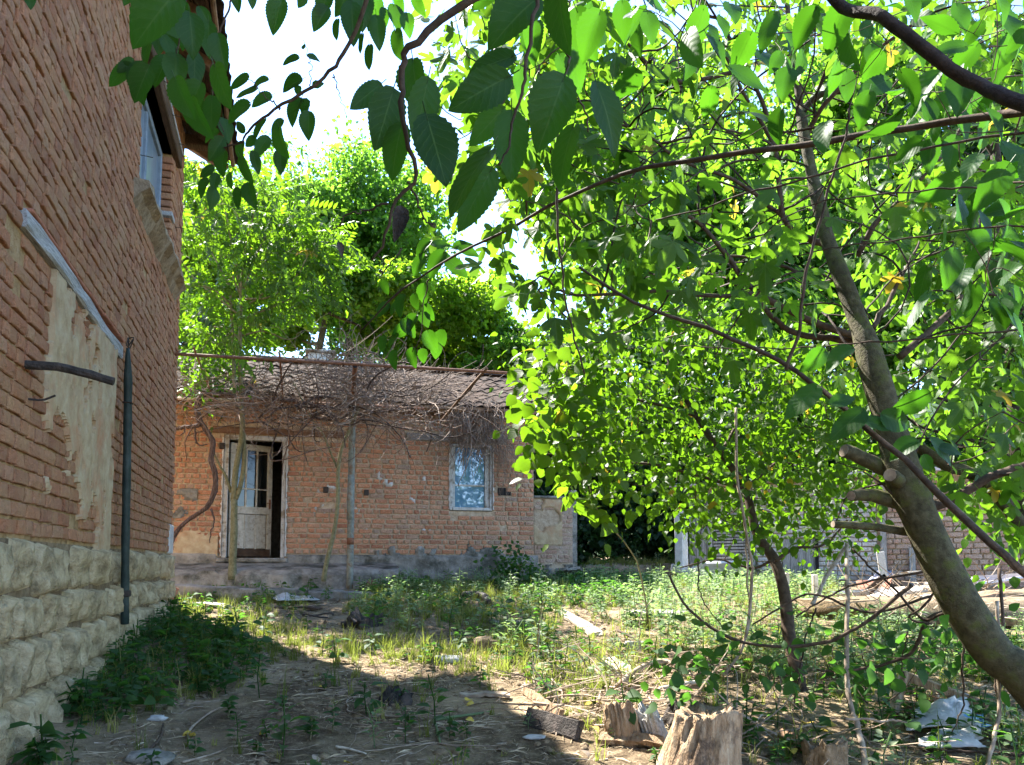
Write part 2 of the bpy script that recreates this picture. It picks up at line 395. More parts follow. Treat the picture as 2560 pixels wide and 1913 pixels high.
def glass_mat(name, col, ior, rough):
    t = NT(name); p = t.n('ShaderNodeBsdfPrincipled'); p.inputs['Base Color'].default_value = (*col, 1); p.inputs['IOR'].default_value = ior
    n = t.noise(3, detail=2); p.inputs['Roughness'].default_value = rough
    t.L(t.bump(n, .08, .02), p.inputs['Normal']); return t.done(p.outputs[0])
M['glass_blue'] = glass_mat('sky_tinted_glass', (.07, .17, .30), 2.2, .03)  # blue of the reflected sky is put into the base colour
M['glass_dark'] = glass_mat('dark_glass', (.006, .008, .008), 1.5, .06)
M['glass_dusty'] = plain('dusty_blue_pane', [(.09, .125, .165), (.13, .17, .215), (.2, .24, .28)], 3, .1, .003, rough=.3, stretch=(6, 6, 1.), spec=.5)
def ground_mat():
    t = NT('dry_earth'); n0 = t.noise(.9, detail=4); n1 = t.noise(9, detail=6, rough=.7); n2 = t.noise(60, detail=4, rough=.7); n3 = t.noise(34, detail=4)
    c = t.ramp(n1, [(.3, (.062, .043, .026)), (.5, (.125, .09, .055)), (.68, (.25, .19, .12))])
    c = t.mix(t.ramp(n0, [(.45, 0.), (.62, .75)]), c, (.38, .285, .175))
    c = t.mix(t.ramp(n3, [(.55, 0.), (.7, .5)]), c, (.38, .30, .19))
    c = t.mix(t.ramp(n2, [(.5, 0.), (.75, .6)]), c, (.06, .045, .03))
    return t.done(t.bsdf(c, .95, t.bump(t.math('ADD', n1, t.math('MULTIPLY', n2, .6)), 1., .03), .1))
M['ground'] = ground_mat()

# ------------------------------------------------------------------ ground sheet
def build_ground():
    xs = np.concatenate([-np.geomspace(400, 9, 22), np.arange(-8, -4.5, .25), np.arange(-4.5, 7.5, .045), np.arange(7.5, 12, .3), np.geomspace(12.5, 400, 22)])
    ys = np.concatenate([-np.geomspace(400, 1, 18), np.arange(0, 3.4, .2), np.arange(3.4, 9, .04), np.arange(9, 17, .06), np.arange(17, 30, .4), np.geomspace(30.5, 700, 24)])
    X, Y = np.meshgrid(xs, ys); Z = g(X, Y); nx, ny = len(xs), len(ys)
    far = np.clip((np.hypot(X, Y) - 30) / 30, 0, 1); Z = Z * (1 - far) + 1.3 * far
    i = np.arange(ny - 1)[:, None] * nx; j = np.arange(nx - 1)[None]
    Fq = np.stack([i + j, i + j + 1, i + nx + j + 1, i + nx + j], -1).reshape(-1, 4)
    mb = MB(); mb.add(np.stack([X, Y, Z], -1).reshape(-1, 3), [Fq])
    mb.build('ground', M['ground'], None, True, 'structure')
build_ground()

# ------------------------------------------------------------------ masonry helpers
def brick_base(rs, L, H, D=.05, nx=4, ny=3, rough=.005, bev=.0045):
    gx = np.linspace(-.5, .5, nx); gy = np.linspace(-.5, .5, ny)
    X, Y = np.meshgrid(gx, gy); V = np.stack([X * (L - bev * 2), Y * (H - bev * 2), np.zeros_like(X)], -1)
    V = V + (rs.rand(ny, nx, 3) - .5) * rough * np.array([1.3, 1.1, .9])
    V[[0, -1], :, 2] -= rs.rand(2, nx) * bev * .8; V[:, [0, -1], 2] -= rs.rand(ny, 2) * bev
    V = V.reshape(-1, 3); ring = [j for j in range(nx)] + [(k + 1) * nx - 1 for k in range(1, ny)] + [(ny - 1) * nx + j for j in range(nx - 2, -1, -1)] + [k * nx for k in range(ny - 2, 0, -1)]
    O = V[ring].copy(); c = np.sign(O[:, :2]) * bev
    O[:, 0] = np.where(np.abs(np.abs(V[ring][:, 0]) - (L / 2 - bev)) < rough, O[:, 0] + c[:, 0], O[:, 0]); O[:, 1] = np.where(np.abs(np.abs(V[ring][:, 1]) - (H / 2 - bev)) < rough, O[:, 1] + c[:, 1], O[:, 1])
    O1 = O.copy(); O1[:, 2] -= bev; O2 = O.copy(); O2[:, 2] = -D
    n = len(V); m = len(ring); V = np.concatenate([V, O1, O2])
    Q = [[r * nx + c, r * nx + c + 1, (r + 1) * nx + c + 1, (r + 1) * nx + c] for r in range(ny - 1) for c in range(nx - 1)]
    for k in range(m):
        k2 = (k + 1) % m
        Q.append([ring[k], n + k, n + k2, ring[k2]]); Q.append([n + k, n + m + k, n + m + k2, n + k2])
    return V, [np.array(Q)], V[:, :2]
def lay_bricks(root, mat, fr, P0, spots, limit=300, seed=3, var=.006, D=.05, name='brick'):
    # spots: list of (a, z, length, height): brick centre along the wall, its height, its size
    rs = np.random.RandomState(seed); S = np.array(spots)
    bases = {'l': [brick_base(rs, .22, .068, D) for _ in range(5)], 's': [brick_base(rs, .11, .068, D) for _ in range(5)]}
    Mx, Tx, kind, vi = [], [], [], []
    for a, z, l, h in S:
        k = 'l' if l > .16 else 's'; L0 = .22 if k == 'l' else .11
        out = (rs.rand() - .5) * 2 * var * (1 if rs.rand() < .85 else 1.8)
        R = fr @ rot_z((rs.rand() - .5) * .018) @ rot_y((rs.rand() - .5) * .022)
        Mx.append(R * np.array([l / L0, h / .068, 1.]) ); Tx.append(P0 + fr @ np.array([a, z, out])); kind.append(k); vi.append(rs.randint(5))
    Mx = np.array(Mx); Tx = np.array(Tx); u, v, d = proj(Tx)
    size = S[:, 2] * S[:, 3] / d ** 2; vis = (u > -60) & (u < 2620) & (v > -60) & (v < 1970); size = np.where(vis, size, 0)
    order = np.argsort(-size); big = set(order[:limit].tolist())
    me = {}
    for k in bases:
        for i, b in enumerate(bases[k]):
            mb = MB(); mb.add(b[0], b[1], 0., b[2]); me[(k, i)] = mb.mesh('brick', mat)
    for i in order[:limit]: inst(name, me[(kind[i], vi[i])], Mx[i], Tx[i], root)
    rest = [i for i in range(len(S)) if i not in big]
    if rest:
        mb = MB()
        for k in bases:
            for q in range(5):
                id_ = [i for i in rest if kind[i] == k and vi[i] == q]
                if id_: mb.scatter(bases[k][q], Mx[id_], Tx[id_], rs.rand(len(id_)))
        mb.build('brickwork', mat, root, False, 'stuff')
def courses(a0, a1, z0, z1, ch, rs, holes=(), stretch=.235, head=.122, pat=1, gap=.013, skip=None, vgap=.014):
    out = []; n = int((z1 - z0) / ch)
    for r in range(n):
        z = z0 + (r + .5) * ch; segs = [(a0, a1)]
        for (h0, h1, hz0, hz1) in holes:
            if hz0 - ch * .4 < z < hz1 + ch * .4:
                ns = []
                for (p, q) in segs:
                    if h1 <= p or h0 >= q: ns.append((p, q))
                    else:
                        if h0 > p: ns.append((p, h0))
                        if h1 < q: ns.append((h1, q))
                segs = ns
        for p, q in segs:
            x = p + (0 if r % 2 else -rs.rand() * .1)
            hd = (r % 2 == 0)
            while x < q - .03:
                pr = .75 if hd else .22
                l = head if rs.rand() < pr else stretch
                l *= 1 + (rs.rand() - .5) * .12
                e = min(x + l, q); b = max(x, p)
                if q - e < .06: e = q
                if e - b > .04:
                    c = (b + e) / 2; zz = z + (rs.rand() - .5) * .006
                    if skip is None or not skip(c, zz): out.append((c, zz, e - b - gap, ch - vgap + (rs.rand() - .5) * .005))
                x = e
    return out
def plane_with_holes(mb, fr, P0, a0, a1, z0, z1, out, holes, reveal=0.):
    A = sorted(set([a0, a1] + [h[i] for h in holes for i in (0, 1)])); Zs = sorted(set([z0, z1] + [h[i] for h in holes for i in (2, 3)]))
    for i in range(len(A) - 1):
        for j in range(len(Zs) - 1):
            ca, cz = (A[i] + A[i + 1]) / 2, (Zs[j] + Zs[j + 1]) / 2
            if any(h[0] < ca < h[1] and h[2] < cz < h[3] for h in holes): continue
            V = np.array([[A[i], Zs[j], out], [A[i + 1], Zs[j], out], [A[i + 1], Zs[j + 1], out], [A[i], Zs[j + 1], out]])
            mb.add(P0 + V @ fr.T, [np.array([[0, 1, 2, 3]])])
    if reveal:
        for h in holes:
            c = [(h[0], h[2]), (h[1], h[2]), (h[1], h[3]), (h[0], h[3])]
            for k in range(4):
                (p, q), (p2, q2) = c[k], c[(k + 1) % 4]
                V = np.array([[p, q, out], [p2, q2, out], [p2, q2, out - reveal], [p, q, out - reveal]])
                mb.add(P0 + V @ fr.T, [np.array([[0, 1, 2, 3]])])
def fbox(mb, fr, P0, a0, a1, z0, z1, o0, o1, rnd=0., bev=0., tilt=0.):
    c = P0 + fr @ np.array([(a0 + a1) / 2, (z0 + z1) / 2, (o0 + o1) / 2]); R = fr @ rot_z(tilt)
    return mb.box(c, abs(a1 - a0), abs(z1 - z0), abs(o1 - o0), R, rnd, bev)

# ------------------------------------------------------------------ tall brick house
SCN = 6.05; EZ = 6.78
rs = np.random.RandomState(5)
house = thing('brick_house', 'tall brick house on a rough stone plinth with a window under its eaves', 'house', LW(SCN, .9))
WH = (3.15, 5.1, 4.72, 6.02)
BH = (.12, 2.55, 3.10, 3.20)                      # timber lintel over a walled-up doorway
mb = MB(); plane_with_holes(mb, FR_L, OL, -7.5, SCN, .2, EZ, -.02, [WH], .22)
for a0, a1, o in ((-7.5, SCN, -6.5),):            # far wall and gable walls of the house body
    fbox(mb, FR_L, OL, a0, a1, 0, EZ, o - .2, o)
fbox(mb, FR_L, OL, -7.5, -7.3, 0, EZ, -6.5, -.03)
fbox(mb, FR_L, OL, SCN - .25, SCN - .02, .2, EZ, -6.5, -.03)
gm = np.array([[SCN - .05, EZ, -.02], [SCN - .05, EZ, -6.5], [SCN - .05, EZ + 2.2, -3.25]]); mb.add(OL + gm @ FR_L.T, [np.array([[0, 1, 2]])])
mb.build('wall', M['mud'], house)
def skipL(c, z):
    if rs.rand() < .012: return True
    return False
sp = courses(-1.6, SCN, 1.60, EZ - .02, .083, rs, [WH, BH], .25, .125, skip=skipL, vgap=.013, gap=.024)
sp = [q for q in sp if not (2.75 < q[1] < 3.16 and .02 < q[0] < .12)]
lay_bricks(house, M['brick_l'], FR_L, OL, sp, 300, 8, .005)
# end face bricks at the corner (seen edge on)
mb = MB(); fbox(mb, FR_L, OL, -7.4, SCN - .01, .1, 1.58, -.1, -.012); mb.build('plinth_core', M['earth'], house)
# plinth stones
stone_rows = [(1.585, 1.30), (1.30, 1.075), (1.075, .80), (.80, .52), (.52, .28)]
def stone_base(L, H, rs, nx=9, ny=7):
    X, Y = np.meshgrid(np.linspace(-1, 1, nx), np.linspace(-1, 1, ny))
    pil = (1 - np.abs(X) ** 5) * (1 - np.abs(Y) ** 9)
    ph = rs.rand() * 50; tl = (rs.rand(2) - .5) * .05
    Z = -.12 + .145 * np.clip(pil, 0, 1) ** .45 + (fbm(X * 1.6 + ph, Y * 1.6, ph, 5, 3) - .5) * .10 + (fbm(X * 5 + ph, Y * 5, 2, 7, 2) - .5) * .03 + tl[0] * X + tl[1] * Y
    ex = 1 + (fbm(Y * 1.2 + ph, X * 0 + 1, 0, 11, 2) - .5) * .22 * np.abs(X); ey = 1 + (fbm(X * 1.2 + ph, Y * 0 + 3, 0, 12, 2) - .5) * .24 * np.abs(Y)
    rnd = 1 - .07 * (np.abs(X) * np.abs(Y)) ** 2
    V = np.stack([X * L / 2 * ex * rnd, Y * H / 2 * ey * rnd, Z], -1).reshape(-1, 3)
    b = V.copy(); ring = [j for j in range(nx)] + [(k + 1) * nx - 1 for k in range(1, ny)] + [(ny - 1) * nx + j for j in range(nx - 2, -1, -1)] + [k * nx for k in range(ny - 2, 0, -1)]
    n = len(V); O = V[ring].copy(); O[:, 2] = -.2; V = np.concatenate([V, O]); m = len(ring)
    Q = [[r * nx + c, r * nx + c + 1, (r + 1) * nx + c + 1, (r + 1) * nx + c] for r in range(ny - 1) for c in range(nx - 1)] + [[ring[k], n + k, n + (k + 1) % m, ring[(k + 1) % m]] for k in range(m)]
    return V, [np.array(Q)], V[:, :2]
for ri, (zt, zb) in enumerate(stone_rows):
    x = -1.2 - rs.rand() * .3
    while x < SCN:
        l = (.2 + .32 * rs.rand() ** 1.2) * (1.1 if ri in (0, 2) else .85)
        e = min(x + l, SCN + .03)
        if SCN - e < .15: e = SCN + .03
        hz = zt - zb
        zz = (zt + zb) / 2 + (rs.rand() - .5) * .03
        V, Fs, U = stone_base(e - x - .034, hz + .045 + (rs.rand() - .5) * .03, rs)
        V = V * np.array([1, 1, 1]) + np.array([0, 0, .0 + rs.rand() * .03 + (ri * .014)])
        V[:, 1] += zz; V[:, 0] += (x + e) / 2
        m2 = MB(); m2.add(OL + V @ FR_L.T, Fs, 0, U); m2.build('stone', M['stone'], house, True)
        x = e
mb = MB(); fbox(mb, FR_L, OL, SCN - .3, SCN + .02, 1.585, 1.93, -.2, .012, bev=.015); mb.build('corner_block', M['conc_light'], house)
# plaster left on the walled-up doorway
def plaster_patch():
    a = np.arange(.56, 2.44, .014); z = np.arange(1.50, 3.12, .014); A, Z = np.meshgrid(a, z)
    poly = [(.66, 3.11), (2.40, 3.11), (2.40, 1.5), (2.05, 1.5), (1.75, 1.72), (1.3, 1.78), (.85, 1.80), (.62, 1.9), (.60, 2.3), (.66, 2.7)]
    ins = inpoly(A, Z, poly)
    n = fbm(A * 3.2, Z * 1.9, 0, 21, 5); n2 = fbm(A * 13, Z * 11, 0, 22, 3)
    thr = .37 + .14 * np.clip((2.75 - Z) / .9, 0, 1.1); edge = np.minimum(np.abs(A - .68), np.abs(A - 2.36))
    mask = (n + (n2 - .5) * .30 + .10 * (edge < .12)) > thr
    H = np.where(ins & mask, .016 + (n2 - .5) * .016, -.03)
    V = np.stack([A, Z, H], -1).reshape(-1, 3); nx = len(a)
    i = np.arange(len(z) - 1)[:, None] * nx; j = np.arange(nx - 1)[None]
    Fq = np.stack([i + j, i + j + 1, i + nx + j + 1, i + nx + j], -1).reshape(-1, 4)
    keep = (H.reshape(-1)[Fq] > 0).any(1)
    mb = MB(); mb.add(OL + V @ FR_L.T, [Fq[keep]]); mb.build('plaster', M['plaster'], house, False)
plaster_patch()
# timber lintel with a course of thin tiles over it
mb = MB(); P = np.array([LW(s, 3.15 + .012 * math.sin(s * 2.2) - .01 * s, .012) for s in np.linspace(.1, 2.56, 14)])
for i in range(13):
    pass
V = []; n = 14; hh = [.047 * (1 + .12 * math.sin(i * 1.1)) for i in range(n)]
for i in range(n):
    for (dz, do) in ((-hh[i], -.1), (-hh[i], .0), (-hh[i] * .7, .012), (hh[i] * .8, .012), (hh[i], 0), (hh[i], -.1)):
        V.append(P[i] + ZV * dz + D2 * (do + .004 * rs.randn()))
Q = [[i * 6 + k, i * 6 + k + 1, (i + 1) * 6 + k + 1, (i + 1) * 6 + k] for i in range(n - 1) for k in range(5)] + [[0, 1, 4, 5], [1, 2, 3, 4]]
Q += [[(n - 1) * 6 + k for k in (5, 4, 1, 0)], [(n - 1) * 6 + k for k in (4, 3, 2, 1)]]
mb.add(np.array(V), [np.array(Q)]); 
def woodgrain(name, cols, axis, sc=4.):
    t = NT(name); mp = t.n('ShaderNodeMapping'); mp.inputs['Rotation'].default_value = (0, 0, -math.atan2(axis[1], axis[0])) if abs(axis[2]) < .5 else (0, 0, 0)
    t.L(t.pos(), mp.inputs['Vector']); st = (1, 22, 22) if abs(axis[2]) < .5 else (22, 22, 1)
    n = t.noise(sc, mp.outputs[0], 6, .6, st); n2 = t.noise(sc * 3, mp.outputs[0], 4, .6, tuple(q * 1.3 for q in st))
    k = len(cols); c = t.ramp(n, [(.3 + .4 * i / (k - 1), q) for i, q in enumerate(cols)])
    c = t.mix(t.ramp(n2, [(.52, 0.), (.66, .8)]), c, tuple(q * .35 for q in cols[0]))
    return t.done(t.bsdf(c, .85, t.bump(t.math('ADD', n, n2), .8, .008), .2))
M['beam_grey'] = woodgrain('bleached_beam_grain', [(.22, .22, .21), (.40, .40, .39), (.52, .52, .51)], D1)
M['beam_brown'] = woodgrain('brown_timber_grain', [(.05, .03, .018), (.10, .06, .036), (.17, .11, .07)], D1)
M['lintel_f'] = woodgrain('reddish_lintel_grain', [(.12, .06, .035), (.20, .11, .065), (.28, .17, .11)], D2)
M['lintel_g'] = woodgrain('grey_lintel_grain', [(.12, .11, .10), (.24, .22, .20), (.34, .31, .28)], D2)
M['board_v'] = woodgrain('grey_board_grain', [(.16, .15, .13), (.30, .28, .25), (.42, .40, .37)], ZV)
mb.build('lintel_beam', M['beam_grey'], house, False)
x = .16
while x < 2.55:
    l = .17 + rs.rand() * .16; mb = MB(); fbox(mb, FR_L, OL, x, min(x + l - .012, 2.6), 3.205, 3.228, -.05, .018 + rs.rand() * .012, bev=.006, tilt=(rs.rand() - .5) * .02)
    mb.build('lintel_tile', M['tile_red'], house); x += l
# peg and iron hook in the wall
mb = MB(); mb.tube(spline([LW(.28, 2.46, -.05), LW(.28, 2.46, .12), LW(.29, 2.44, .25), LW(.29, 2.40, .40)], 9), np.linspace(.024, .021, 9), 9, wob=.12); mb.build('wooden_peg', M['charred'], house)
mb = MB(); mb.tube(spline([LW(.35, 2.30, -.02), LW(.37, 2.30, .05), LW(.38, 2.33, .11)], 6), .006, 6); mb.build('iron_hook', M['iron'], house)
# hose-like drainpipe
pp = pl([(293, 868), (294, 930), (294, 1010), (293, 1120), (292, 1260), (293, 1380), (291, 1470), (289, 1560)], 6.06, 6.36)
pp = np.array([OL + D1 * np.dot(p - OL, D1) + ZV * p[2] + D2 * .075 for p in spline(pp, 26)])
dp = MB(); tt = np.linspace(0, 1, 26)
r_ = np.where(tt < .14, .012 + tt / .14 * .018, .031)
dp.tube(pp, r_ * (1 + .05 * np.sin(tt * 40)), 10); hose = dp.build('drainpipe', M['rubber'], house, True)
for k, z in ((7, 0), (22, 1)):
    m2 = MB(); c = pp[k]; m2.box(c, .085 if z else .07, .075, .05 if z else .012, FR_L @ rot_x(math.pi / 2), 0, .006); m2.build('pipe_bracket', M['iron'], hose)
mb = MB(); c = pp[0]
for a in range(4): mb.tube(spline([c + D1 * .04 * (a - 1.5), c + ZV * .08 + D2 * .04 * (a % 2), c + D1 * .05 + ZV * (.03 * a)], 6), .004, 5)
mb.build('wire_tie', M['iron'], house)
# upper window
def wl(mb, a0, a1, z0, z1, o0, o1, **k): return fbox(mb, FR_L, OL, a0, a1, z0, z1, o0, o1, **k)
mb = MB(); wl(mb, WH[0] + .02, WH[1] - .45, WH[2] + .02, WH[3] - .02, -.17, -.16); 
mb = MB()
wf = MB(); wl(wf, 3.17, 3.24, 4.73, 6.0, -.17, -.11, bev=.006); wl(wf, 4.98, 5.06, 4.73, 6.0, -.17, -.11, bev=.006); wl(wf, 3.24, 4.98, 4.73, 4.80, -.17, -.11, bev=.006); wl(wf, 3.24, 4.98, 5.93, 6.0, -.17, -.11, bev=.006); wl(wf, 4.07, 4.14, 4.80, 5.93, -.165, -.115, bev=.006)
win = wf.build('window', plain('faded_blue_paint', [(.13, .17, .21), (.18, .225, .27), (.25, .29, .33)], 9, .5, .004), house)
for a0, a1 in ((3.24, 4.07), (4.14, 4.98)):
    m2 = MB(); wl(m2, a0, a1, 4.80, 5.93, -.15, -.143); m2.build('pane', M['glass_dusty'], win)
mb = MB(); wl(mb, 2.98, 5.42, 6.02, 6.17, -.25, .05, bev=.01); mb.build('window_lintel', M['beam_brown'], house)
mb = MB(); wl(mb, 2.98, 5.42, 6.174, 6.21, -.2, .062, bev=.006); mb.build('lintel_board', M['beam_grey'], house)
for s in (3.9, 4.5, 5.1, 5.38):
    mb = MB(); mb.tube([LW(s, 6.16, .04), LW(s + .02, 6.16, .13)], .004, 5); mb.build('nail', M['iron'], house)
for s, z in ((3.1, 5.0), (5.36, 5.3)):
    mb = MB(); mb.tube([LW(s, z, .0), LW(s + .02, z, .10)], .004, 5); mb.build('nail', M['iron'], house)
mb = MB(); wl(mb, 4.98, 5.2, 5.27, 5.32, -.2, .02, bev=.006); mb.build('wedge_board', M['beam_grey'], house)
n = 20; V = []; 
for i, s in enumerate(np.linspace(2.9, 5.55, n)):
    k = (rs.rand(6) - .5) * .04
    for q, (o, z) in enumerate(((-.2, 4.73), (.03, 4.71), (.12, 4.69), (.13, 4.64), (.06, 4.58), (-.02, 4.50))): V.append(LW(s + k[q], z + k[(q + 2) % 6], o + k[(q + 1) % 6] * .8))
Q = [[i * 6 + q, (i + 1) * 6 + q, (i + 1) * 6 + q + 1, i * 6 + q + 1] for i in range(n - 1) for q in range(5)] + [[0, 1, 4, 5], [1, 2, 3, 4]] + [[(n - 1) * 6 + k for k in (5, 4, 1, 0)], [(n - 1) * 6 + k for k in (4, 3, 2, 1)]]
mb = MB(); mb.add(np.array(V), [np.array(Q)]); mb.build('window_sill', plain('dirty_render', [(.15, .11, .07), (.27, .21, .14), (.38, .31, .22)], 9, 1., .03), house)
# brick reveal at the far jamb
z = 4.74
while z < 5.98:
    mb = MB(); mb.box(LW(5.09 - .012, z + .035, -.075 + (rs.rand() - .5) * .02), .05, .068, .14, FR_L, 0, .008); mb.build('jamb_brick', M['brick_l'], house); z += .083
# roof: boards under the eaves, rafters, gutter, tiles
rz = lambda o: EZ + .04 + (-o) * .55                     # roof height over the outward offset o (o negative inside)
roof = MB(); V = np.array([[-7.8, rz(.50), .50], [SCN + .14, rz(.50), .50], [SCN + .14, rz(-3.25), -3.25], [-7.8, rz(-3.25), -3.25], [-7.8, rz(.50), -7.0], [SCN + .14, rz(.50), -7.0]])
V2 = V.copy(); V2[:, 1] += .05
roof.add(OL + np.concatenate([V, V2]) @ FR_L.T, [np.array([[0, 3, 2, 1], [3, 4, 5, 2], [6, 7, 8, 9], [9, 8, 11, 10], [0, 1, 7, 6], [1, 2, 8, 7], [2, 5, 11, 8], [5, 4, 10, 11], [4, 3, 9, 10], [3, 0, 6, 9]])])
rf = roof.build('roof', M['wood_brown'], house)
for i in range(9):
    o0 = .48 - i * .115; s0, s1 = -2.0, SCN + .13
    if o0 < -.35: break
    mb = MB(); c = LW((s0 + s1) / 2, rz(o0 - .05) - .012, o0 - .05); mb.box(c, s1 - s0, .018, .106, FR_L @ rot_x(math.atan(.55)), 0, .003); mb.build('eave_board', M['beam_brown'], rf)
s = -1.7
while s < SCN + .3:
    mb = MB(); c = LW(s, rz(.08) - .075, .08); mb.box(c, .09, .10, .90, FR_L @ rot_x(math.atan(.55)), 0, .006); mb.build('rafter', M['wood_brown'], rf); s += .72
mb = MB(); wl(mb, SCN - .06, SCN + .10, EZ - .15, EZ - .02, -.3, .46, bev=.01); mb.build('purlin_end', M['beam_brown'], rf)
gt = MB(); gt.tube(np.array([LW(s, rz(.50) - .02 + .012 * math.sin(s * 3), .55) for s in np.linspace(-2, SCN + .15, 30)]), .026, 8); gt.build('gutter', M['wood_brown'], rf)
s = -2.0
tV = None
def tile_base(w=.24, L=.36, n=7, th=.014):
    x = np.linspace(-1, 1, n); prof = .022 * np.cos(x * math.pi * 1.0) + .012 * np.abs(x) ** 3
    V = []
    for dz in (0, -th):
        for y in (-L / 2, 0, L / 2):
            for i in range(n): V.append([x[i] * w / 2, y, prof[i] + dz + .0 * y])
    V = np.array(V); Q = []
    for r in range(2):
        for i in range(n - 1):
            a = r * n + i; Q.append([a, a + 1, a + n + 1, a + n]); b = 3 * n + a; Q.append([b, b + n, b + n + 1, b + 1])
    for i in range(n - 1): Q.append([i, 3 * n + i, 3 * n + i + 1, i + 1]); a = 2 * n + i; Q.append([a, a + 1, 3 * n + a + 1, 3 * n + a])
    for r in range(2): a = r * n; Q.append([a, a + n, 3 * n + a + n, 3 * n + a]); a = r * n + n - 1; Q.append([a, 3 * n + a, 3 * n + a + n, a + n])
    return V, [np.array(Q)], V[:, :2]
tb = tile_base(); mb = MB(); mb.add(tb[0], tb[1], 0, tb[2]); tile_me = mb.mesh('tile', M['tile'])
sl_ = math.atan(.55)
dn = D2 * math.cos(sl_) - ZV * math.sin(sl_); nrm_l = D2 * math.sin(sl_) + ZV * math.cos(sl_)
FT = np.stack([D1, -dn, nrm_l], 1)                       # tile: x along the eave, y up the slope
cnt = 0; M_, T_ = [], []
s = -7.6
while s < SCN + .12:
    for k in range(2 if s > -2 else 1):
        o = .47 - k * .27
        T = LW(s + (rs.rand() - .5) * .01, rz(o) + .075 + k * 0 + .006 * rs.randn(), o)
        R = FT @ rot_x(-.045) @ rot_z((rs.rand() - .5) * .06)
        if s > -2 and k == 0 or (s > 1): inst('tile', tile_me, R, T, rf)
        else: M_.append(R); T_.append(T)
    s += .225

# ------------------------------------------------------------------ low brick farmhouse
fh = thing('farmhouse', 'low brick farmhouse with a half-open door, a tall window and a tiled roof', 'house', FP(2, 1.2))
ff = lambda mb, a0, a1, z0, z1, o0, o1, **k: fbox(mb, FR_F, OF, a0, a1, z0, z1, o0, o1, **k)
DH = (-.53, .45, 1.57, 3.58); WN = (3.2, 3.97, 2.40, 3.60); LT1 = (-.72, 1.42, 3.59, 3.71); LT2 = (2.42, 4.22, 3.61, 3.74)
mb = MB(); plane_with_holes(mb, FR_F, OF, -5.5, 4.74, 1.0, 4.12, -.026, [DH, WN], .2)
ff(mb, -5.5, -5.3, 1.0, 4.12, -4.6, -.03); ff(mb, 4.55, 4.74, 1.0, 4.12, -4.6, -.03); ff(mb, -5.5, 4.74, 1.0, 4.12, -4.8, -4.61)
gmv = np.array([[4.73, 4.12, -.03], [4.73, 4.12, -4.6], [4.73, 5.28, -2.2]]); mb.add(OF + gmv @ FR_F.T, [np.array([[0, 1, 2]])])
ff(mb, -5.3, 4.55, 1.50, 1.56, -4.6, -.25); ff(mb, -5.3, 4.55, 4.05, 4.10, -4.6, -.25)
mb.build('wall', M['mortar'], fh)
rs = np.random.RandomState(17)
HOLE = (4.13, 4.25, 2.72, 2.80)
def skipF(c, z):
    if HOLE[0] - .05 < c < HOLE[1] + .05 and HOLE[2] - .02 < z < HOLE[3] + .02: return True
    return rs.rand() < .006
sp = courses(-2.3, 4.745, 1.64, 4.12, .0855, rs, [DH, WN, LT1, LT2], .232, .116, skip=skipF, gap=.030, vgap=.024)
# keep the rough wall foot by the door free of bricks where plaster covers it
lay_bricks(fh, M['brick_f'], FR_F, OF, sp, 300, 9, .005)
# quoin bricks on the return
mb = MB()
n = 34; V = []; A = np.linspace(-5.5, 4.80, n)
def conc_strip(a0, a1, z0, z1, out, seed, da=.05, mat='concrete', nm='plinth', pm=None):
    a = np.arange(a0, a1, da); z = np.arange(z0, z1 + .001, .04); Ag, Zg = np.meshgrid(a, z)
    H = out + (fbm(Ag * 2.3, Zg * 2.3, 0, seed, 4) - .5) * .09
    top = Zg - z1 + .05
    if pm is not None: H = np.where(pm(Ag, Zg), H, -.04)
    H = np.where((np.abs(Zg - z[-1]) < .01), H - .05, H)
    V = np.stack([Ag, Zg, H], -1).reshape(-1, 3); nx = len(a); i = np.arange(len(z) - 1)[:, None] * nx; j = np.arange(nx - 1)[None]
    Fq = np.stack([i + j, i + j + 1, i + nx + j + 1, i + nx + j], -1).reshape(-1, 4)
    if pm is not None: Fq = Fq[(V[:, 2][Fq] > -.02).any(1)]
    m2 = MB(); m2.add(OF + V @ FR_F.T, [Fq]); return m2.build(nm, M[mat], fh, True)
conc_strip(.5, 4.84, .95, 1.64, .05, 31)
conc_strip(-5.0, -.56, .95, 1.70, .04, 33, nm='plinth')
pm1 = lambda a, z: (fbm(a * 3.1, z * 3.1, 0, 41, 4) + .35 * np.clip((1.98 - z) / .35, -1, 1)) > .62
conc_strip(-2.2, -.58, 1.6, 2.15, .015, 35, .03, 'plaster', 'plaster_patch', pm1)
pm2 = lambda a, z: (fbm(a * 4.1, z * 4.1, 0, 43, 4) + .26 * np.clip((1.78 - z) / .2, -1, 1)) > .73
conc_strip(.5, 4.78, 1.6, 2.05, .012, 36, .03, 'concrete', 'plaster_patch', pm2)
pm3 = lambda a, z: (fbm(a * 5.1, z * 5.1, 0, 46, 4)) > .69
conc_strip(.9, 3.1, 2.05, 3.1, .010, 37, .03, 'conc_light', 'plaster_patch', pm3)
conc_strip(-1.6, -.9, 2.2, 2.7, .012, 38, .03, 'concrete', 'plaster_patch', lambda a, z: fbm(a * 6.1, z * 6.1, 0, 47, 4) > .54)
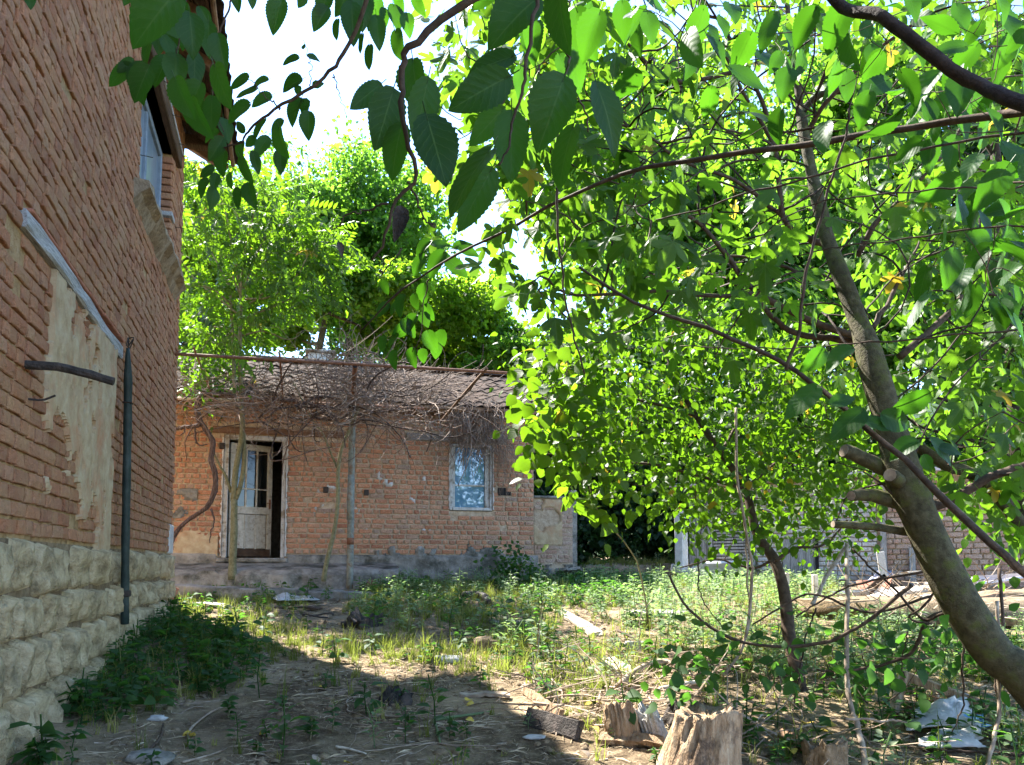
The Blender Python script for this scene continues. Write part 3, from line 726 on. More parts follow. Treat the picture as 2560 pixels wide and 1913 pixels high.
# plaster rim round door and window
for h, wd_ in ((DH, .022), (WN, .02)):
    for a in (h[0], h[1]):
        m2 = MB(); zz = np.arange(h[2] + .03, h[3] - .02, .04)
        V = []
        for k, z in enumerate(zz):
            w = wd_ * (.25 + 1.3 * rs.rand()); sg = -1 if a == h[0] else 1
            for (da, o) in ((0, -.02), (0, .022), (w * sg, .016), (w * sg * 1.1, -.02)): V.append(FP(a + da, z, o + rs.randn() * .003))
        Q = [[i * 4 + k, i * 4 + k + 1, (i + 1) * 4 + k + 1, (i + 1) * 4 + k] for i in range(len(zz) - 1) for k in range(3)]
        m2.add(np.array(V), [np.array(Q)]); m2.build('plaster_rim', M['conc_light'], fh)
mb = MB(); ff(mb, LT1[0] + .01, LT1[1] - .01, LT1[2] + .004, LT1[3] - .006, -.2, .015, bev=.01); mb.build('door_lintel', M['lintel_f'], fh)
mb = MB(); ff(mb, LT2[0] + .01, LT2[1] - .01, LT2[2] + .004, LT2[3] - .006, -.2, .012, bev=.01); mb.build('window_lintel', M['lintel_g'], fh)
# door frame and the leaf, hinged on the left and swung inwards
df = MB(); ff(df, -.525, -.45, 1.575, 3.575, -.14, -.005, bev=.006); ff(df, .385, .445, 1.575, 3.575, -.14, -.005, bev=.006); ff(df, -.448, .383, 3.50, 3.573, -.14, -.008, bev=.006); df.build('door_frame', M['paint_w'], fh)
mb = MB(); ff(mb, -.60, .50, 1.50, 1.572, -.22, .10, bev=.015); mb.build('door_sill', M['concrete'], fh)
ang = math.radians(29); HP = FP(-.43, 0, -.10)
DX = D2 * math.cos(ang) + D1 * math.sin(ang); DN = -D1 * math.cos(ang) + D2 * math.sin(ang); FR_D = np.stack([DX, ZV, DN], 1)
dd = lambda mb, a0, a1, z0, z1, o0, o1, **k: fbox(mb, FR_D, HP, a0, a1, z0, z1, o0, o1, **k)
Z0, Z1, W = 1.60, 3.46, .745
dl = MB(); dd(dl, 0, .085, Z0, Z1, -.02, .02, bev=.004); dd(dl, W - .085, W, Z0, Z1, -.02, .02, bev=.004)
dd(dl, .085, W - .085, Z1 - .10, Z1, -.02, .02, bev=.004); dd(dl, .085, W - .085, 2.30, 2.42, -.02, .02, bev=.004); dd(dl, .085, W - .085, Z0, Z0 + .12, -.02, .02, bev=.004)
door = dl.build('door', M['paint_d'], fh)
w3 = (W - .17) / 3
for i in range(3):
    a0 = .085 + i * w3
    m2 = MB(); dd(m2, a0 + .012, a0 + w3 - .012, 1.73, 2.29, -.012, .006, bev=.006); m2.build('door_panel', M['paint_d'], door)
    for z0, z1 in ((2.42, 2.705), (2.725, 3.36)):
        m2 = MB(); dd(m2, a0 + .01, a0 + w3 - .01, z0, z1, -.004, .0); m2.build('pane', M['glass_dark'], door)
    if i: m2 = MB(); dd(m2, a0 - .014, a0 + .014, 2.42, 3.36, -.015, .016, bev=.003); m2.build('muntin', M['paint_d'], door)
    if i: m2 = MB(); dd(m2, a0 - .012, a0 + .012, 1.72, 2.30, -.015, .012, bev=.003); m2.build('door_stile', M['paint_d'], door)
m2 = MB(); dd(m2, .085, W - .085, 2.703, 2.727, -.013, .014, bev=.003); m2.build('muntin', M['paint_d'], door)
m2 = MB(); dd(m2, .06, W - .02, 1.60, 1.72, .021, .027); m2.build('kick_board', M['wood_dark'], door)
m2 = MB(); dd(m2, W - .06, W - .025, 2.40, 2.56, .021, .032, bev=.003); m2.tube([HP + FR_D @ np.array([W - .045, 2.5, .03]), HP + FR_D @ np.array([W - .045, 2.5, .07]), HP + FR_D @ np.array([W - .12, 2.49, .075])], .008, 6); m2.build('handle', M['rust'], door)
# window
wf = MB(); ff(wf, 3.205, 3.25, 2.41, 3.585, -.12, -.004, bev=.006); ff(wf, 3.92, 3.965, 2.41, 3.585, -.12, -.004, bev=.006); ff(wf, 3.252, 3.918, 3.53, 3.583, -.12, -.006, bev=.006); ff(wf, 3.252, 3.918, 2.41, 2.465, -.12, .012, bev=.006)
ff(wf, 3.252, 3.30, 2.467, 3.528, -.10, -.04, bev=.004); ff(wf, 3.84, 3.918, 2.467, 3.528, -.10, -.04, bev=.004); ff(wf, 3.302, 3.838, 2.84, 2.87, -.09, -.045, bev=.003)
win = wf.build('window', M['paint_w'], fh)
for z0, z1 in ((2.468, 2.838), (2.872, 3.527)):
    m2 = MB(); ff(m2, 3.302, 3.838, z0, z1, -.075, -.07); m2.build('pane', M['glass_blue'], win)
m2 = MB(); ff(m2, 3.335, 3.795, 2.45, 3.5, -.24, -.235); m2.build('blue_backing', M['blue_pl'], fh)  # blue sheet added behind the opaque pane, matching its painted sky reflection
for t_, z in ((1.05, 2.66), (1.72, 2.63), (-.60, 3.33)):
    m2 = MB(); ff(m2, t_, t_ + .085, z, z + .10, -.02, .03, bev=.008); ff(m2, t_ + .02, t_ + .065, z + .03, z + .07, .031, .037); m2.build('junction_box', M['iron'], fh)
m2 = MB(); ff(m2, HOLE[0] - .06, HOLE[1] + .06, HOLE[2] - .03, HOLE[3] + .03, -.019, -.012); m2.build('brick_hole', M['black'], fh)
# roof with clay tiles
sf = math.atan((5.36 - 4.14) / 2.7); RO = lambda o: 4.14 + (.5 - o) * math.tan(sf)
rb = MB(); V = np.array([[-5.8, RO(.5), .5], [5.15, RO(.5), .5], [5.15, RO(-2.2), -2.2], [-5.8, RO(-2.2), -2.2], [-5.8, RO(.5), -4.9], [5.15, RO(.5), -4.9]]); V2 = V.copy(); V[:, 1] -= .05
rb.add(OF + np.concatenate([V, V2]) @ FR_F.T, [np.array([[0, 3, 2, 1], [3, 4, 5, 2], [6, 7, 8, 9], [9, 8, 11, 10], [0, 1, 7, 6], [1, 2, 8, 7], [2, 5, 11, 8], [5, 4, 10, 11], [4, 3, 9, 10], [3, 0, 6, 9]])])
rf2 = rb.build('roof', M['wood_brown'], fh)
upv = D1 * math.cos(sf) + ZV * math.sin(sf); nv_ = -D1 * math.sin(sf) + ZV * math.cos(sf); FT2 = np.stack([D2, upv, nv_], 1)
TM, TT = [], []
for row in range(9):
    t_ = -5.7 + (row % 2) * .0
    while t_ < 5.12:
        o = .50 - .03 - row * .293 * math.cos(sf) - .12
        P = FP(t_, RO(o) + .035, o) + rs.randn(3) * .006
        TM.append(FT2 @ rot_x(-.055) @ rot_z(rs.randn() * .025) @ rot_y(rs.randn() * .03)); TT.append(P); t_ += .228
TM = np.array(TM); TT = np.array(TT); u, v, d = proj(TT)
key = np.where((u > 430) & (u < 1500), 1., 0.) + (u / 1e5); order = np.argsort(-key)
for i in order[:300]: inst('tile', tile_me, TM[i], TT[i], rf2)
mb = MB(); rest = order[300:]; mb.scatter(tb, TM[rest], TT[rest], rs.rand(len(rest))); mb.build('roof_tiling', M['tile'], rf2, False, 'stuff')
t_ = -5.6
while t_ < 5.1:
    m2 = MB(); c = FP(t_ + .18, RO(-2.2) - .0, -2.2); n = 9; V = []
    for a in (-.2, .2):
        for k in range(n):
            th = math.pi * k / (n - 1); r = .105 if a < 0 else .09
            V.append(c + D2 * a + D1 * math.cos(th) * r + ZV * (math.sin(th) * r + .02))
    for a in (-.2, .2):
        for k in range(n):
            th = math.pi * k / (n - 1); r = (.105 if a < 0 else .09) - .015
            V.append(c + D2 * a + D1 * math.cos(th) * r + ZV * (math.sin(th) * r + .02))
    Q = [[k, k + 1, n + k + 1, n + k] for k in range(n - 1)] + [[k, 2 * n + k, 2 * n + k + 1, k + 1] for k in range(n - 1)] + [[n + k, n + k + 1, 3 * n + k + 1, 3 * n + k] for k in range(n - 1)]
    m2.add(np.array(V), [np.array(Q)]); m2.build('ridge_tile', M['tile'], rf2, True); t_ += .36
mb = MB(); ff(mb, -5.5, 4.74, 4.06, 4.118, -.05, .42, bev=.004); mb.build('eave_board', M['wood_brown'], fh)
cz0 = at(800, 912, 15.6); tc = float(np.dot(cz0 - OF, D2))
ch = MB(); ff(ch, tc - .23, tc + .22, 5.0, 5.66, -2.85, -2.40, bev=.012); chim = ch.build('chimney', M['conc_light'], rf2)
m2 = MB(); ff(m2, tc - .28, tc + .30, 5.664, 5.71, -2.92, -2.33, bev=.01); m2.build('chimney_cap', M['concrete'], chim)

# ------------------------------------------------------------------ walkway, kerbs
def slab(name, a0, a1, o0, o1, zf, th, seed, mat):
    a = np.arange(a0, a1, .09); n = 9; V = []
    for x in a:
        e = (fbm(x * 2.2, 1, 0, seed, 3) - .5) * .16
        for k in range(n):
            o = o0 + (o1 - o0 + e) * k / (n - 1); V.append(FP(x, zf(o) + (fbm(x * 3, o * 3, 0, seed + 1, 3) - .5) * .045, o))
        V.append(FP(x, zf(o1) - th, o1 + e + .02))
    m = n + 1; Q = [[i * m + k, (i + 1) * m + k, (i + 1) * m + k + 1, i * m + k + 1] for i in range(len(a) - 1) for k in range(m - 1)]
    mb = MB(); mb.add(np.array(V), [np.array(Q)]); return mb.build(name, M[mat], None, False, 'structure')
slab('walkway', -4.6, 2.3, .0, 1.0, lambda o: 1.50 - .13 * o - (.06 if o > .95 else 0), .3, 51, 'concrete')
def kerb(pts, Y0, Y1, w, h, seed):
    P = spline(pl(pts, Y0, Y1), 26); mb = MB(); V = []
    for i, p in enumerate(P):
        e = (fbm(i * .35, 2, 0, seed, 2) - .5) * .05
        for (dy, dz) in ((-.01, -h - .1), (0, -.015), (.03, 0), (w * .6, .01), (w, 0), (w + .01, -h - .1)): V.append(p + np.array([0, dy + e, dz + e * .6]))
    Q = [[i * 6 + k, (i + 1) * 6 + k, (i + 1) * 6 + k + 1, i * 6 + k + 1] for i in range(len(P) - 1) for k in range(5)] + [[0, 1, 4, 5], [1, 2, 3, 4]] + [[len(P) * 6 - 6 + k for k in (5, 4, 1, 0)], [len(P) * 6 - 6 + k for k in (4, 3, 2, 1)]]
    mb.add(np.array(V), [np.array(Q)]); mb.build('kerb', M['concrete'], None, False, 'structure')
kerb([(400, 1462), (560, 1468), (700, 1472), (800, 1474)], 10.6, 11.0, .3, .12, 61)
kerb([(770, 1480), (850, 1478), (930, 1483)], 10.8, 10.9, .25, .1, 63)
# ------------------------------------------------------------------ leaves
def ovate(rows, cols, w=.36, serr=.0, fold=.18, droop=.22, heart=.0, tip=.12, rs=None, asym=0.):
    # leaf along +y from 0 to 1, flat in x, face +z
    V, U = [], []
    for i in range(rows + 1):
        t = i / rows
        hw = w * (math.sin(math.pi * min(1, t ** .72 * 1.0)) ** .75 if 0 < t < 1 else 0)
        hw *= (1 - tip * t)
        if serr and 0 < i < rows: hw *= 1 + (serr if i % 2 else -serr)
        for j in range(cols + 1):
            x = (j / cols - .5) * 2; e = abs(x)
            y = t - (serr * .25 * e if i % 2 else 0) - heart * e ** 2 * max(0, 1 - t * 3)
            wv = .02 * math.sin(t * 9 + (1 if x > 0 else 4)) * e
            V.append([hw * x * (1 + asym * x), y, fold * hw * e - droop * t * t + wv]); U.append([x, t])
    Q = [[i * (cols + 1) + j, i * (cols + 1) + j + 1, (i + 1) * (cols + 1) + j + 1, (i + 1) * (cols + 1) + j] for i in range(rows) for j in range(cols)]
    return np.array(V), [np.array(Q)], np.array(U)
def with_petiole(base, ln=.22, r=.008):
    mb = MB(); mb.add(base[0], base[1], 0, base[2])
    mb.tube([[0, -ln, .05], [0, -ln * .5, .02], [0, .02, .0]], r, 3, cap=False)
    V = np.concatenate(mb.V); Q = np.concatenate(mb.Q); T = np.concatenate(mb.T) if mb.T else np.zeros((0, 3), int)
    U = np.concatenate(mb.U); U[len(base[0]):] = 0
    return V, [Q, T] if len(T) else [Q], U
def lobed(nl=5, per=8, rs=None, depth=.55, droop=.25, fold=.12):
    angs = np.linspace(-1.95, 1.95, nl); lens = np.array([.5, .8, 1., .8, .5]) if nl == 5 else np.array([.68, 1., .68])
    if nl == 3: angs = np.array([-.95, 0, .95])
    lens = lens * (1 + (rs.rand(nl) - .5) * .15)
    out, u = [], []
    for k in range(nl):
        for q in range(-per // 2, per // 2 + 1):
            f = q / (per / 2)
            stp = (angs[1] - angs[0]) / 2
            a = angs[k] + f * stp * .98
            s_ = 1 - depth * abs(f) ** 1.6 if ((f > 0 and k < nl - 1) or (f < 0 and k > 0)) else 1 - .75 * abs(f) ** 2
            r = lens[k] * s_ * (1 + .03 * (q % 2))
            out.append((a, r)); u.append((f, r))
    o = np.array(out); n = len(o)
    P = np.stack([np.sin(o[:, 0]) * o[:, 1] * .62, np.cos(o[:, 0]) * o[:, 1] * .72 + .26, 0 * o[:, 0]], 1)
    C = np.array([0, .26, 0]); Mi = C + (P - C) * .5
    V = np.concatenate([[C], Mi, P]); r2 = np.hypot(V[:, 0], V[:, 1] - .26)
    V[:, 2] = -droop * r2 ** 2 + fold * np.abs(V[:, 0]) + .03 * np.sin(V[:, 0] * 9 + V[:, 1] * 5)
    U = np.array([(0, 0)] + [(f, r * .5) for f, r in u] + list(u))
    T = [[0, 1 + i, 2 + i] for i in range(n - 1)]; Q = [[1 + i, 1 + n + i, 2 + n + i, 2 + i] for i in range(n - 1)]
    pn = len(V); V = np.concatenate([V, [[-.012, 0, .06], [.012, 0, .06], [.01, .26, .005], [-.01, .26, .005]]]); U = np.concatenate([U, np.zeros((4, 2))])
    Q.append([pn, pn + 1, pn + 2, pn + 3])
    return V, [np.array(T), np.array(Q)], U
LR = np.random.RandomState(3)
MUL_HI = [with_petiole(ovate(26, 6, .285 + .02 * k, .045, .10 + .08 * k, .10 + .07 * k, .10, .15, asym=.08 * (k - 1)), .25, .011) for k in range(4)]
MUL_LO = [with_petiole(ovate(8, 2, .37, .05, .2, .2, .05), .25, .012)]
FIG_HI = [lobed(5, 8, LR, .55), lobed(5, 8, LR, .66), lobed(3, 10, LR, .45), lobed(5, 8, LR, .4, .4), lobed(3, 10, LR, .6, .1)]
FIG_LO = [lobed(5, 4, LR, .55), lobed(3, 6, LR, .5), lobed(5, 4, LR, .5, .4)]
ELM_HI = [with_petiole(ovate(8, 2, .34, .05, .2, .15), .15, .012), with_petiole(ovate(8, 2, .42, .05, .1, .3), .15, .012)]
ELM_LO = [ovate(4, 2, .36, 0, .2, .2), ovate(4, 2, .44, 0, .1, .3)]
def compound(n=6, rs=LR, drp=.35):
    mb = MB(); P = np.array([[0, t, -drp * t * t] for t in np.linspace(0, 1, 5)]); mb.tube(P, .008, 3, cap=False)
    lf = ovate(3, 2, .20, 0, .2, .3)
    for i in range(n):
        t = .18 + .78 * i / n; c = np.array([0, t, -drp * t * t])
        for sg in (-1, 1):
            a = sg * (1.15 + rs.rand() * .25); L = .30 * (1 - .35 * abs(t - .5)) * (1 + rs.rand() * .15)
            R = rot_z(-a) @ rot_x(-.25 - .35 * rs.rand()) @ rot_y((rs.rand() - .5) * .7)
            mb.add(c + (lf[0] * L) @ R.T, lf[1], 0, lf[2])
    mb.add(P[-1] + (lf[0] * .28) @ rot_x(-.6).T, lf[1], 0, lf[2])
    return np.concatenate(mb.V), [np.concatenate(mb.Q)], np.concatenate(mb.U)
PIN = [compound(6), compound(7), compound(5, drp=.55)]
def leaf_clump(n, L, spread, base, rs):
    mb = MB()
    for i in range(n):
        R = frames(rs.randn(1, 3) + np.array([[0, 0, -.5]]), rs.randn(1, 3) * .8 + np.array([[0, -.3, 1.]]))[0]
        mb.add((base[0] * L * (.7 + .6 * rs.rand())) @ R.T + rs.randn(3) * spread, base[1], 0, base[2])
    return np.concatenate(mb.V), [np.concatenate(mb.Q)], np.concatenate(mb.U)
SIMPLE = ovate(2, 2, .40, 0, .2, .25)
CLUMPS = [leaf_clump(9, .14, .13, SIMPLE, LR) for _ in range(4)]

def put_leaves(root, mat, hi, lo, Mx, T, k=300, name='leaf', stuff='leaves'):
    Mx = np.asarray(Mx); T = np.asarray(T); n = len(T)
    u, v, d = proj(T); sz = np.linalg.norm(Mx[:, :, 1], axis=1) / np.maximum(d, .3)
    vis = (u > -80) & (u < 2640) & (v > -80) & (v < 1990) & (d > .3)
    order = np.argsort(-np.where(vis, sz, 0)); k = min(k, int(vis.sum()))
    mes = []
    for b in hi:
        mb = MB(); mb.add(b[0], b[1], 0., b[2]); mes.append(mb.mesh('leaf', mat, None, True))
    for i in order[:k]: inst(name, mes[RS.randint(len(mes))], Mx[i], T[i], root)
    rest = order[k:]
    if len(rest):
        mb = MB(); vi = RS.randint(len(lo), size=len(rest))
        for q in range(len(lo)):
            id_ = rest[vi == q]
            if len(id_): mb.scatter(lo[q], Mx[id_], T[id_], RS.rand(len(id_)))
        mb.build(stuff, mat, root, True, 'stuff')

def grow(nodes, clusters, mb, r0=.004, sag=.05, sides=4, kx=None):
    # connect every cluster point to the nearest wood with a thin twig, nearest first
    N = [np.asarray(p) for p in nodes]; NA = np.array(N)
    d = np.array([np.min(np.linalg.norm(NA - c, axis=1)) for c in clusters])
    for ci in np.argsort(d):
        c = clusters[ci]; dist = np.linalg.norm(NA - c, axis=1); i = int(np.argmin(dist)); p = NA[i]; L = dist[i]
        if L < .02: continue
        m = (p + c) / 2 + np.array([0, 0, -sag * L]) + RS.randn(3) * .08 * L
        P = spline([p, m, c], max(4, min(8, int(L / .12))))
        mb.tube(P, np.linspace(r0 * (1 + min(L, 1.5)), r0 * .5, len(P)), sides, RS.rand(), cap=False)
        NA = np.concatenate([NA, P[1:]])
def region_pts(poly, n, Y0, Y1, zmin=None, bias=1.):
    us = [p[0] for p in poly]; vs = [p[1] for p in poly]; out = []
    while len(out) < n:
        u = RS.uniform(min(us), max(us)); v = RS.uniform(min(vs), max(vs))
        if not inpoly(np.array([u]), np.array([v]), poly)[0]: continue
        Y = Y0 + (Y1 - Y0) * RS.rand() ** bias
        p = at(u, v, Y)
        if p[2] < g(p[0], p[1]) + .15: continue
        out.append(p)
    return np.array(out)
def cluster_leaves(C, per, spread, L0, L1, hang=.7, normal=(0, -.25, 1.), nj=.6):
    n = len(C) * per; T = np.repeat(C, per, 0) + RS.randn(n, 3) * spread
    Yd = rvec(n) * .8 + (T - np.repeat(C, per, 0)) / max(spread, 1e-3) * .35 + np.array([0, 0, -hang])
    Nd = np.array(normal) + RS.randn(n, 3) * nj
    Mx = frames(Yd, Nd) * (L0 + (L1 - L0) * RS.rand(n))[:, None, None]
    return Mx, T
def limb(mb, pts, Y0, Y1, r0, r1, n=14, sides=8, wob=.06, rnd=0.):
    P = spline(pl(pts, Y0, Y1), n); k = np.cumsum(RS.randn(n, 3) * .004, 0); P = P + k - np.linspace(0, 1, n)[:, None] * k[-1]
    mb.tube(P, np.linspace(r0, r1, n), sides, rnd, wob=wob); return P

def wig(mb, p, d, L, r, n=7, curl=.5, grav=-.15, side=0):
    P = [np.array(p)]; d = np.array(d) / np.linalg.norm(d); ax = RS.randn(3) * curl
    for i in range(n - 1):
        d = d + np.cross(ax, d) / n * 2.2 + RS.randn(3) * .10 + np.array([0, 0, grav]) / n * 2; d /= np.linalg.norm(d); P.append(P[-1] + d * L / (n - 1))
    mb.tube(np.array(P), np.linspace(r, r * .5, n), 3, RS.rand(), cap=False); return P
# ------------------------------------------------------------------ fig tree
fig = thing('fig_tree', 'big leaning fig tree with lobed leaves and sawn stubs', 'tree', tuple(at(2720, 1909, 4.2) - [0, 0, .0]))
tr = MB()
TP = [(2780, 1960), (2560, 1690), (2490, 1640), (2397, 1500), (2317, 1332), (2265, 1209), (2240, 1120), (2196, 966), (2166, 860), (2143, 796), (2103, 690), (2071, 606), (2055, 540), (2034, 454), (2012, 345), (2000, 270)]
P = spline(pl(TP, 4.15, 5.0), 46)
rr = np.interp(np.linspace(0, 1, 46), [0, .2, .36, .42, .55, .62, .72, .85, 1], [.112, .098, .098, .086, .066, .054, .045, .04, .03])
rr = rr * (1 + .05 * np.sin(np.arange(46) * .9)); tr.tube(P, rr, 14, 0, wob=.035); tnodes = list(P[14:])
tr.build('trunk', M['bark_fig'], fig, True)
for pts, Y0, Y1, r0, r1 in (([(2260, 1192), (2223, 1173), (2160, 1145), (2110, 1127)], 4.55, 4.45, .046, .038), ([(2270, 1260), (2200, 1240), (2150, 1235), (2128, 1240)], 4.5, 4.35, .045, .028), ([(2262, 1220), (2240, 1200), (2225, 1188)], 4.45, 4.25, .045, .036), ([(2275, 1330), (2240, 1324), (2160, 1316), (2083, 1311)], 4.5, 4.35, .026, .019), ([(2010, 275), (2050, 238), (2110, 228)], 5., 4.9, .022, .02)):
    mb = MB(); P = limb(mb, pts, Y0, Y1, r0, r1, 8, 10, .06); st = mb.build('cut_stub', M['bark_fig'], fig, True)
    mb = MB(); d = P[-1] - P[-2]; d /= np.linalg.norm(d); mb.tube([P[-1] + d * .001, P[-1] + d * .003], r1 * .93, 10); mb.build('cut_face', M['stick'], st)
LIMBS = [([(2160, 850), (2133, 839), (2020, 795), (1895, 729), (1830, 650), (1760, 563), (1700, 530)], 4.9, 4.6, .026, .01),
 ([(2160, 855), (2050, 845), (1963, 826), (1887, 750), (1820, 700)], 4.9, 5.0, .024, .012),
 ([(1895, 735), (1830, 743), (1700, 735), (1550, 742), (1420, 740), (1350, 690)], 4.65, 4.0, .014, .006),
 ([(2065, 610), (2032, 600), (1975, 565), (1955, 500), (1941, 363), (1870, 240), (1793, 91)], 4.95, 4.6, .024, .008),
 ([(1960, 545), (1880, 480), (1800, 440), (1700, 400), (1600, 330), (1500, 290)], 4.9, 4.2, .014, .006),
 ([(1941, 363), (1900, 250), (1836, 109), (1800, 54), (1740, 30)], 4.8, 4.6, .016, .008),
 ([(1836, 180), (1700, 200), (1620, 150), (1530, 60), (1480, 20)], 4.8, 4.0, .014, .005),
 ([(2034, 454), (1990, 200), (1975, 73), (1960, -60)], 5.0, 5.2, .028, .014),
 ([(2184, 822), (2220, 760), (2260, 678), (2300, 600)], 4.9, 5.2, .018, .007),
 ([(2250, 890), (2366, 784), (2430, 700), (2480, 627), (2520, 450)], 5.2, 5.8, .026, .012),
 ([(2140, 640), (2180, 560), (2260, 480), (2380, 350), (2450, 200)], 5.0, 4.6, .02, .007),
 ([(2105, 690), (2050, 700), (1960, 660), (1850, 640), (1700, 640)], 5.0, 5.6, .016, .007),
 ([(2270, 1290), (2400, 1240), (2500, 1180), (2620, 1150)], 4.6, 4.4, .03, .02),
 ([(2012, 345), (2080, 240), (2200, 120), (2330, 30)], 5., 4.4, .018, .008)]
fn = list(tnodes)
for pts, Y0, Y1, r0, r1 in LIMBS:
    mb = MB(); P = limb(mb, pts, Y0, Y1, r0, r1, 22, 8, .1); fn += list(P); mb.build('branch', M['bark_brown'], fig, True)
FREG = [(1120, -60), (2620, -60), (2620, 1230), (2330, 1260), (2250, 1020), (1900, 930), (1650, 860), (1480, 800), (1390, 790), (1250, 720), (1290, 600), (1180, 560), (1120, 640), (1070, 560), (1060, 380), (1090, 250), (1180, 200)]
C1 = region_pts(FREG, 260, 3.8, 7.4); C1 = np.concatenate([C1, region_pts([(1090, -40), (1560, -40), (1700, 500), (1500, 780), (1260, 600), (1110, 520), (1070, 300)], 70, 3.6, 6.), region_pts(FREG, 30, 4.5, 7.2)]); C2 = region_pts([(2200, 500), (2620, 400), (2620, 1300), (2350, 1420), (2300, 1250)], 40, 4.6, 6.6)
C3 = region_pts([(1270, 680), (1330, 740), (1420, 800), (1450, 720)], 4, 3.9, 4.1)
br = MB(); idx = RS.randint(len(fn), size=85)
ext = []
for i in idx:
    p = fn[i]; d = np.array([RS.randn() * .8 - .2, RS.randn() * .5, RS.rand() * .9 - .15]); q = wig(br, p, d, RS.uniform(.5, 1.5), RS.uniform(.006, .011), 12, .6, .05); ext += list(q[4:])
br.build('branchlets', M['bark_dark'], fig, True, 'stuff'); fn += ext
FC = np.concatenate([C1, C2, C3]); tw = MB(); grow(fn, FC, tw, .0045); tw.build('twigs', M['bark_brown'], fig, True, 'stuff')
Mx, T = cluster_leaves(FC, 7, .14, .11, .22, .7, (.1, -.45, .8), .55)
u, v, d = proj(T + Mx[:, :, 1] * .5); ok = inpoly(u, v, [(1040, -200), (2700, -200), (2700, 1500), (2380, 1480), (2250, 1080), (1900, 960), (1500, 860), (1250, 800), (1230, 700), (1040, 640)])
TPa = np.array(TP); tu = np.interp(v, TPa[::-1, 1], TPa[::-1, 0]); ok &= ~((np.abs(u - tu) < 85) & (v > 230) & (d < 5.2) & (RS.rand(len(u)) < .88))
put_leaves(fig, M['leaf_fig'], FIG_HI, FIG_LO, Mx[ok], T[ok])
# ------------------------------------------------------------------ mulberry: branches hang in from above
MY = lambda L, px: L * F / px
mul = thing('mulberry_tree', 'mulberry with long bare branches and dark toothed leaves overhanging the yard', 'tree', (3.4, 1.4, float(g(3.4, 1.4))))
mb = MB(); mb.tube(spline([(3.4, 1.4, g(3.4, 1.4) - .1), (3.3, 1.45, 1.3), (3.1, 1.6, 2.6), (2.9, 1.9, 3.4)], 16), np.linspace(.13, .07, 16), 10, wob=.05); mb.build('trunk', M['bark_dark'], mul, True)
MB_ = [([(2680, 320), (2560, 254), (2439, 189), (2225, 47), (2112, 0), (1990, -110)], 1.9, 2.5, .021, .017),
 ([(2640, 268), (2560, 276), (2304, 309), (2014, 363), (1760, 399), (1581, 432), (1400, 505), (1271, 580), (1127, 648), (1000, 724), (905, 825)], 2.3, 4.6, .016, .004),
 ([(2640, 310), (2560, 319), (2232, 378), (1952, 454), (1760, 512), (1640, 550)], 2.4, 3.2, .005, .003),
 ([(2640, 455), (2560, 465), (2340, 480), (2123, 505), (1990, 520)], 2.4, 2.9, .004, .002),
 ([(2640, 570), (2560, 576), (2183, 606), (1984, 640)], 2.4, 3.0, .004, .002),
 ([(2640, 815), (2560, 826), (2183, 864), (1960, 873), (1700, 865)], 2.4, 3.2, .004, .002),
 ([(2660, 1500), (2560, 1416), (2441, 1325), (2314, 1209), (2183, 1101), (2070, 1000), (1963, 923), (1800, 843), (1635, 780), (1550, 741), (1449, 669)], 2.3, 3.4, .014, .006),
 ([(1963, 923), (2000, 800), (2014, 712), (2065, 500), (2108, 356), (2123, 272)], 2.9, 2.8, .007, .004),
 ([(1300, -70), (1195, 0), (1090, 75), (1017, 138), (1005, 180), (1004, 236), (1013, 345), (1024, 432), (973, 504), (955, 599), (930, 650)], 1.8, 2.0, .011, .003),
 ([(1018, 450), (1050, 520), (1082, 566)], 1.95, 2.0, .003, .002),
 ([(973, 504), (900, 545), (830, 575)], 2., 2.1, .003, .0015), ([(1000, 620), (955, 690), (945, 640)], 2.05, 2.0, .002, .0015),
 ([(940, -60), (879, 105), (825, 196), (705, 272), (640, 320), (600, 350), (560, 370)], 2.6, 3.0, .008, .003),
 ([(1360, -40), (1352, 0), (1319, 160), (1294, 254), (1275, 330), (1247, 414)], 1.75, 1.8, .006, .002),
 ([(1390, 300), (1397, 420), (1397, 600), (1402, 669), (1407, 737), (1430, 830), (1462, 936)], 3.2, 3.4, .006, .004),
 ([(470, -60), (450, 40), (455, 60), (440, 130), (420, 200)], 2.3, 2.4, .004, .0015), ([(590, -40), (560, 60), (520, 140), (535, 250), (560, 330)], 2.7, 2.8, .004, .0015),
 ([(830, 190), (845, 240), (865, 286)], 2.8, 2.8, .0025, .001), ([(780, 215), (765, 160), (759, 100)], 2.8, 2.8, .002, .001), ([(700, 275), (660, 235), (620, 200)], 2.9, 2.9, .003, .0015),
 ([(1075, 690), (1060, 760), (1050, 850), (1030, 880)], 4.4, 4.5, .004, .002), ([(1420, 70), (1410, 120), (1420, 200), (1450, 260), (1470, 330)], 1.8, 1.8, .004, .002)]
mn = []
for pts, Y0, Y1, r0, r1 in MB_:
    mb = MB(); P = limb(mb, pts, Y0, Y1, r0, r1, 30, 7, .1); mn += list(P); mb.build('branch', M['bark_brown'] if r0 < .018 else M['bark_dark'], mul, True)
mb = MB(); mb.tube(spline([(2.9, 1.9, 3.4), at(2680, 320, 1.9)], 6), .03, 7); mb.tube(spline([(3.1, 1.6, 2.6), at(2640, 268, 2.3)], 6), .02, 7)
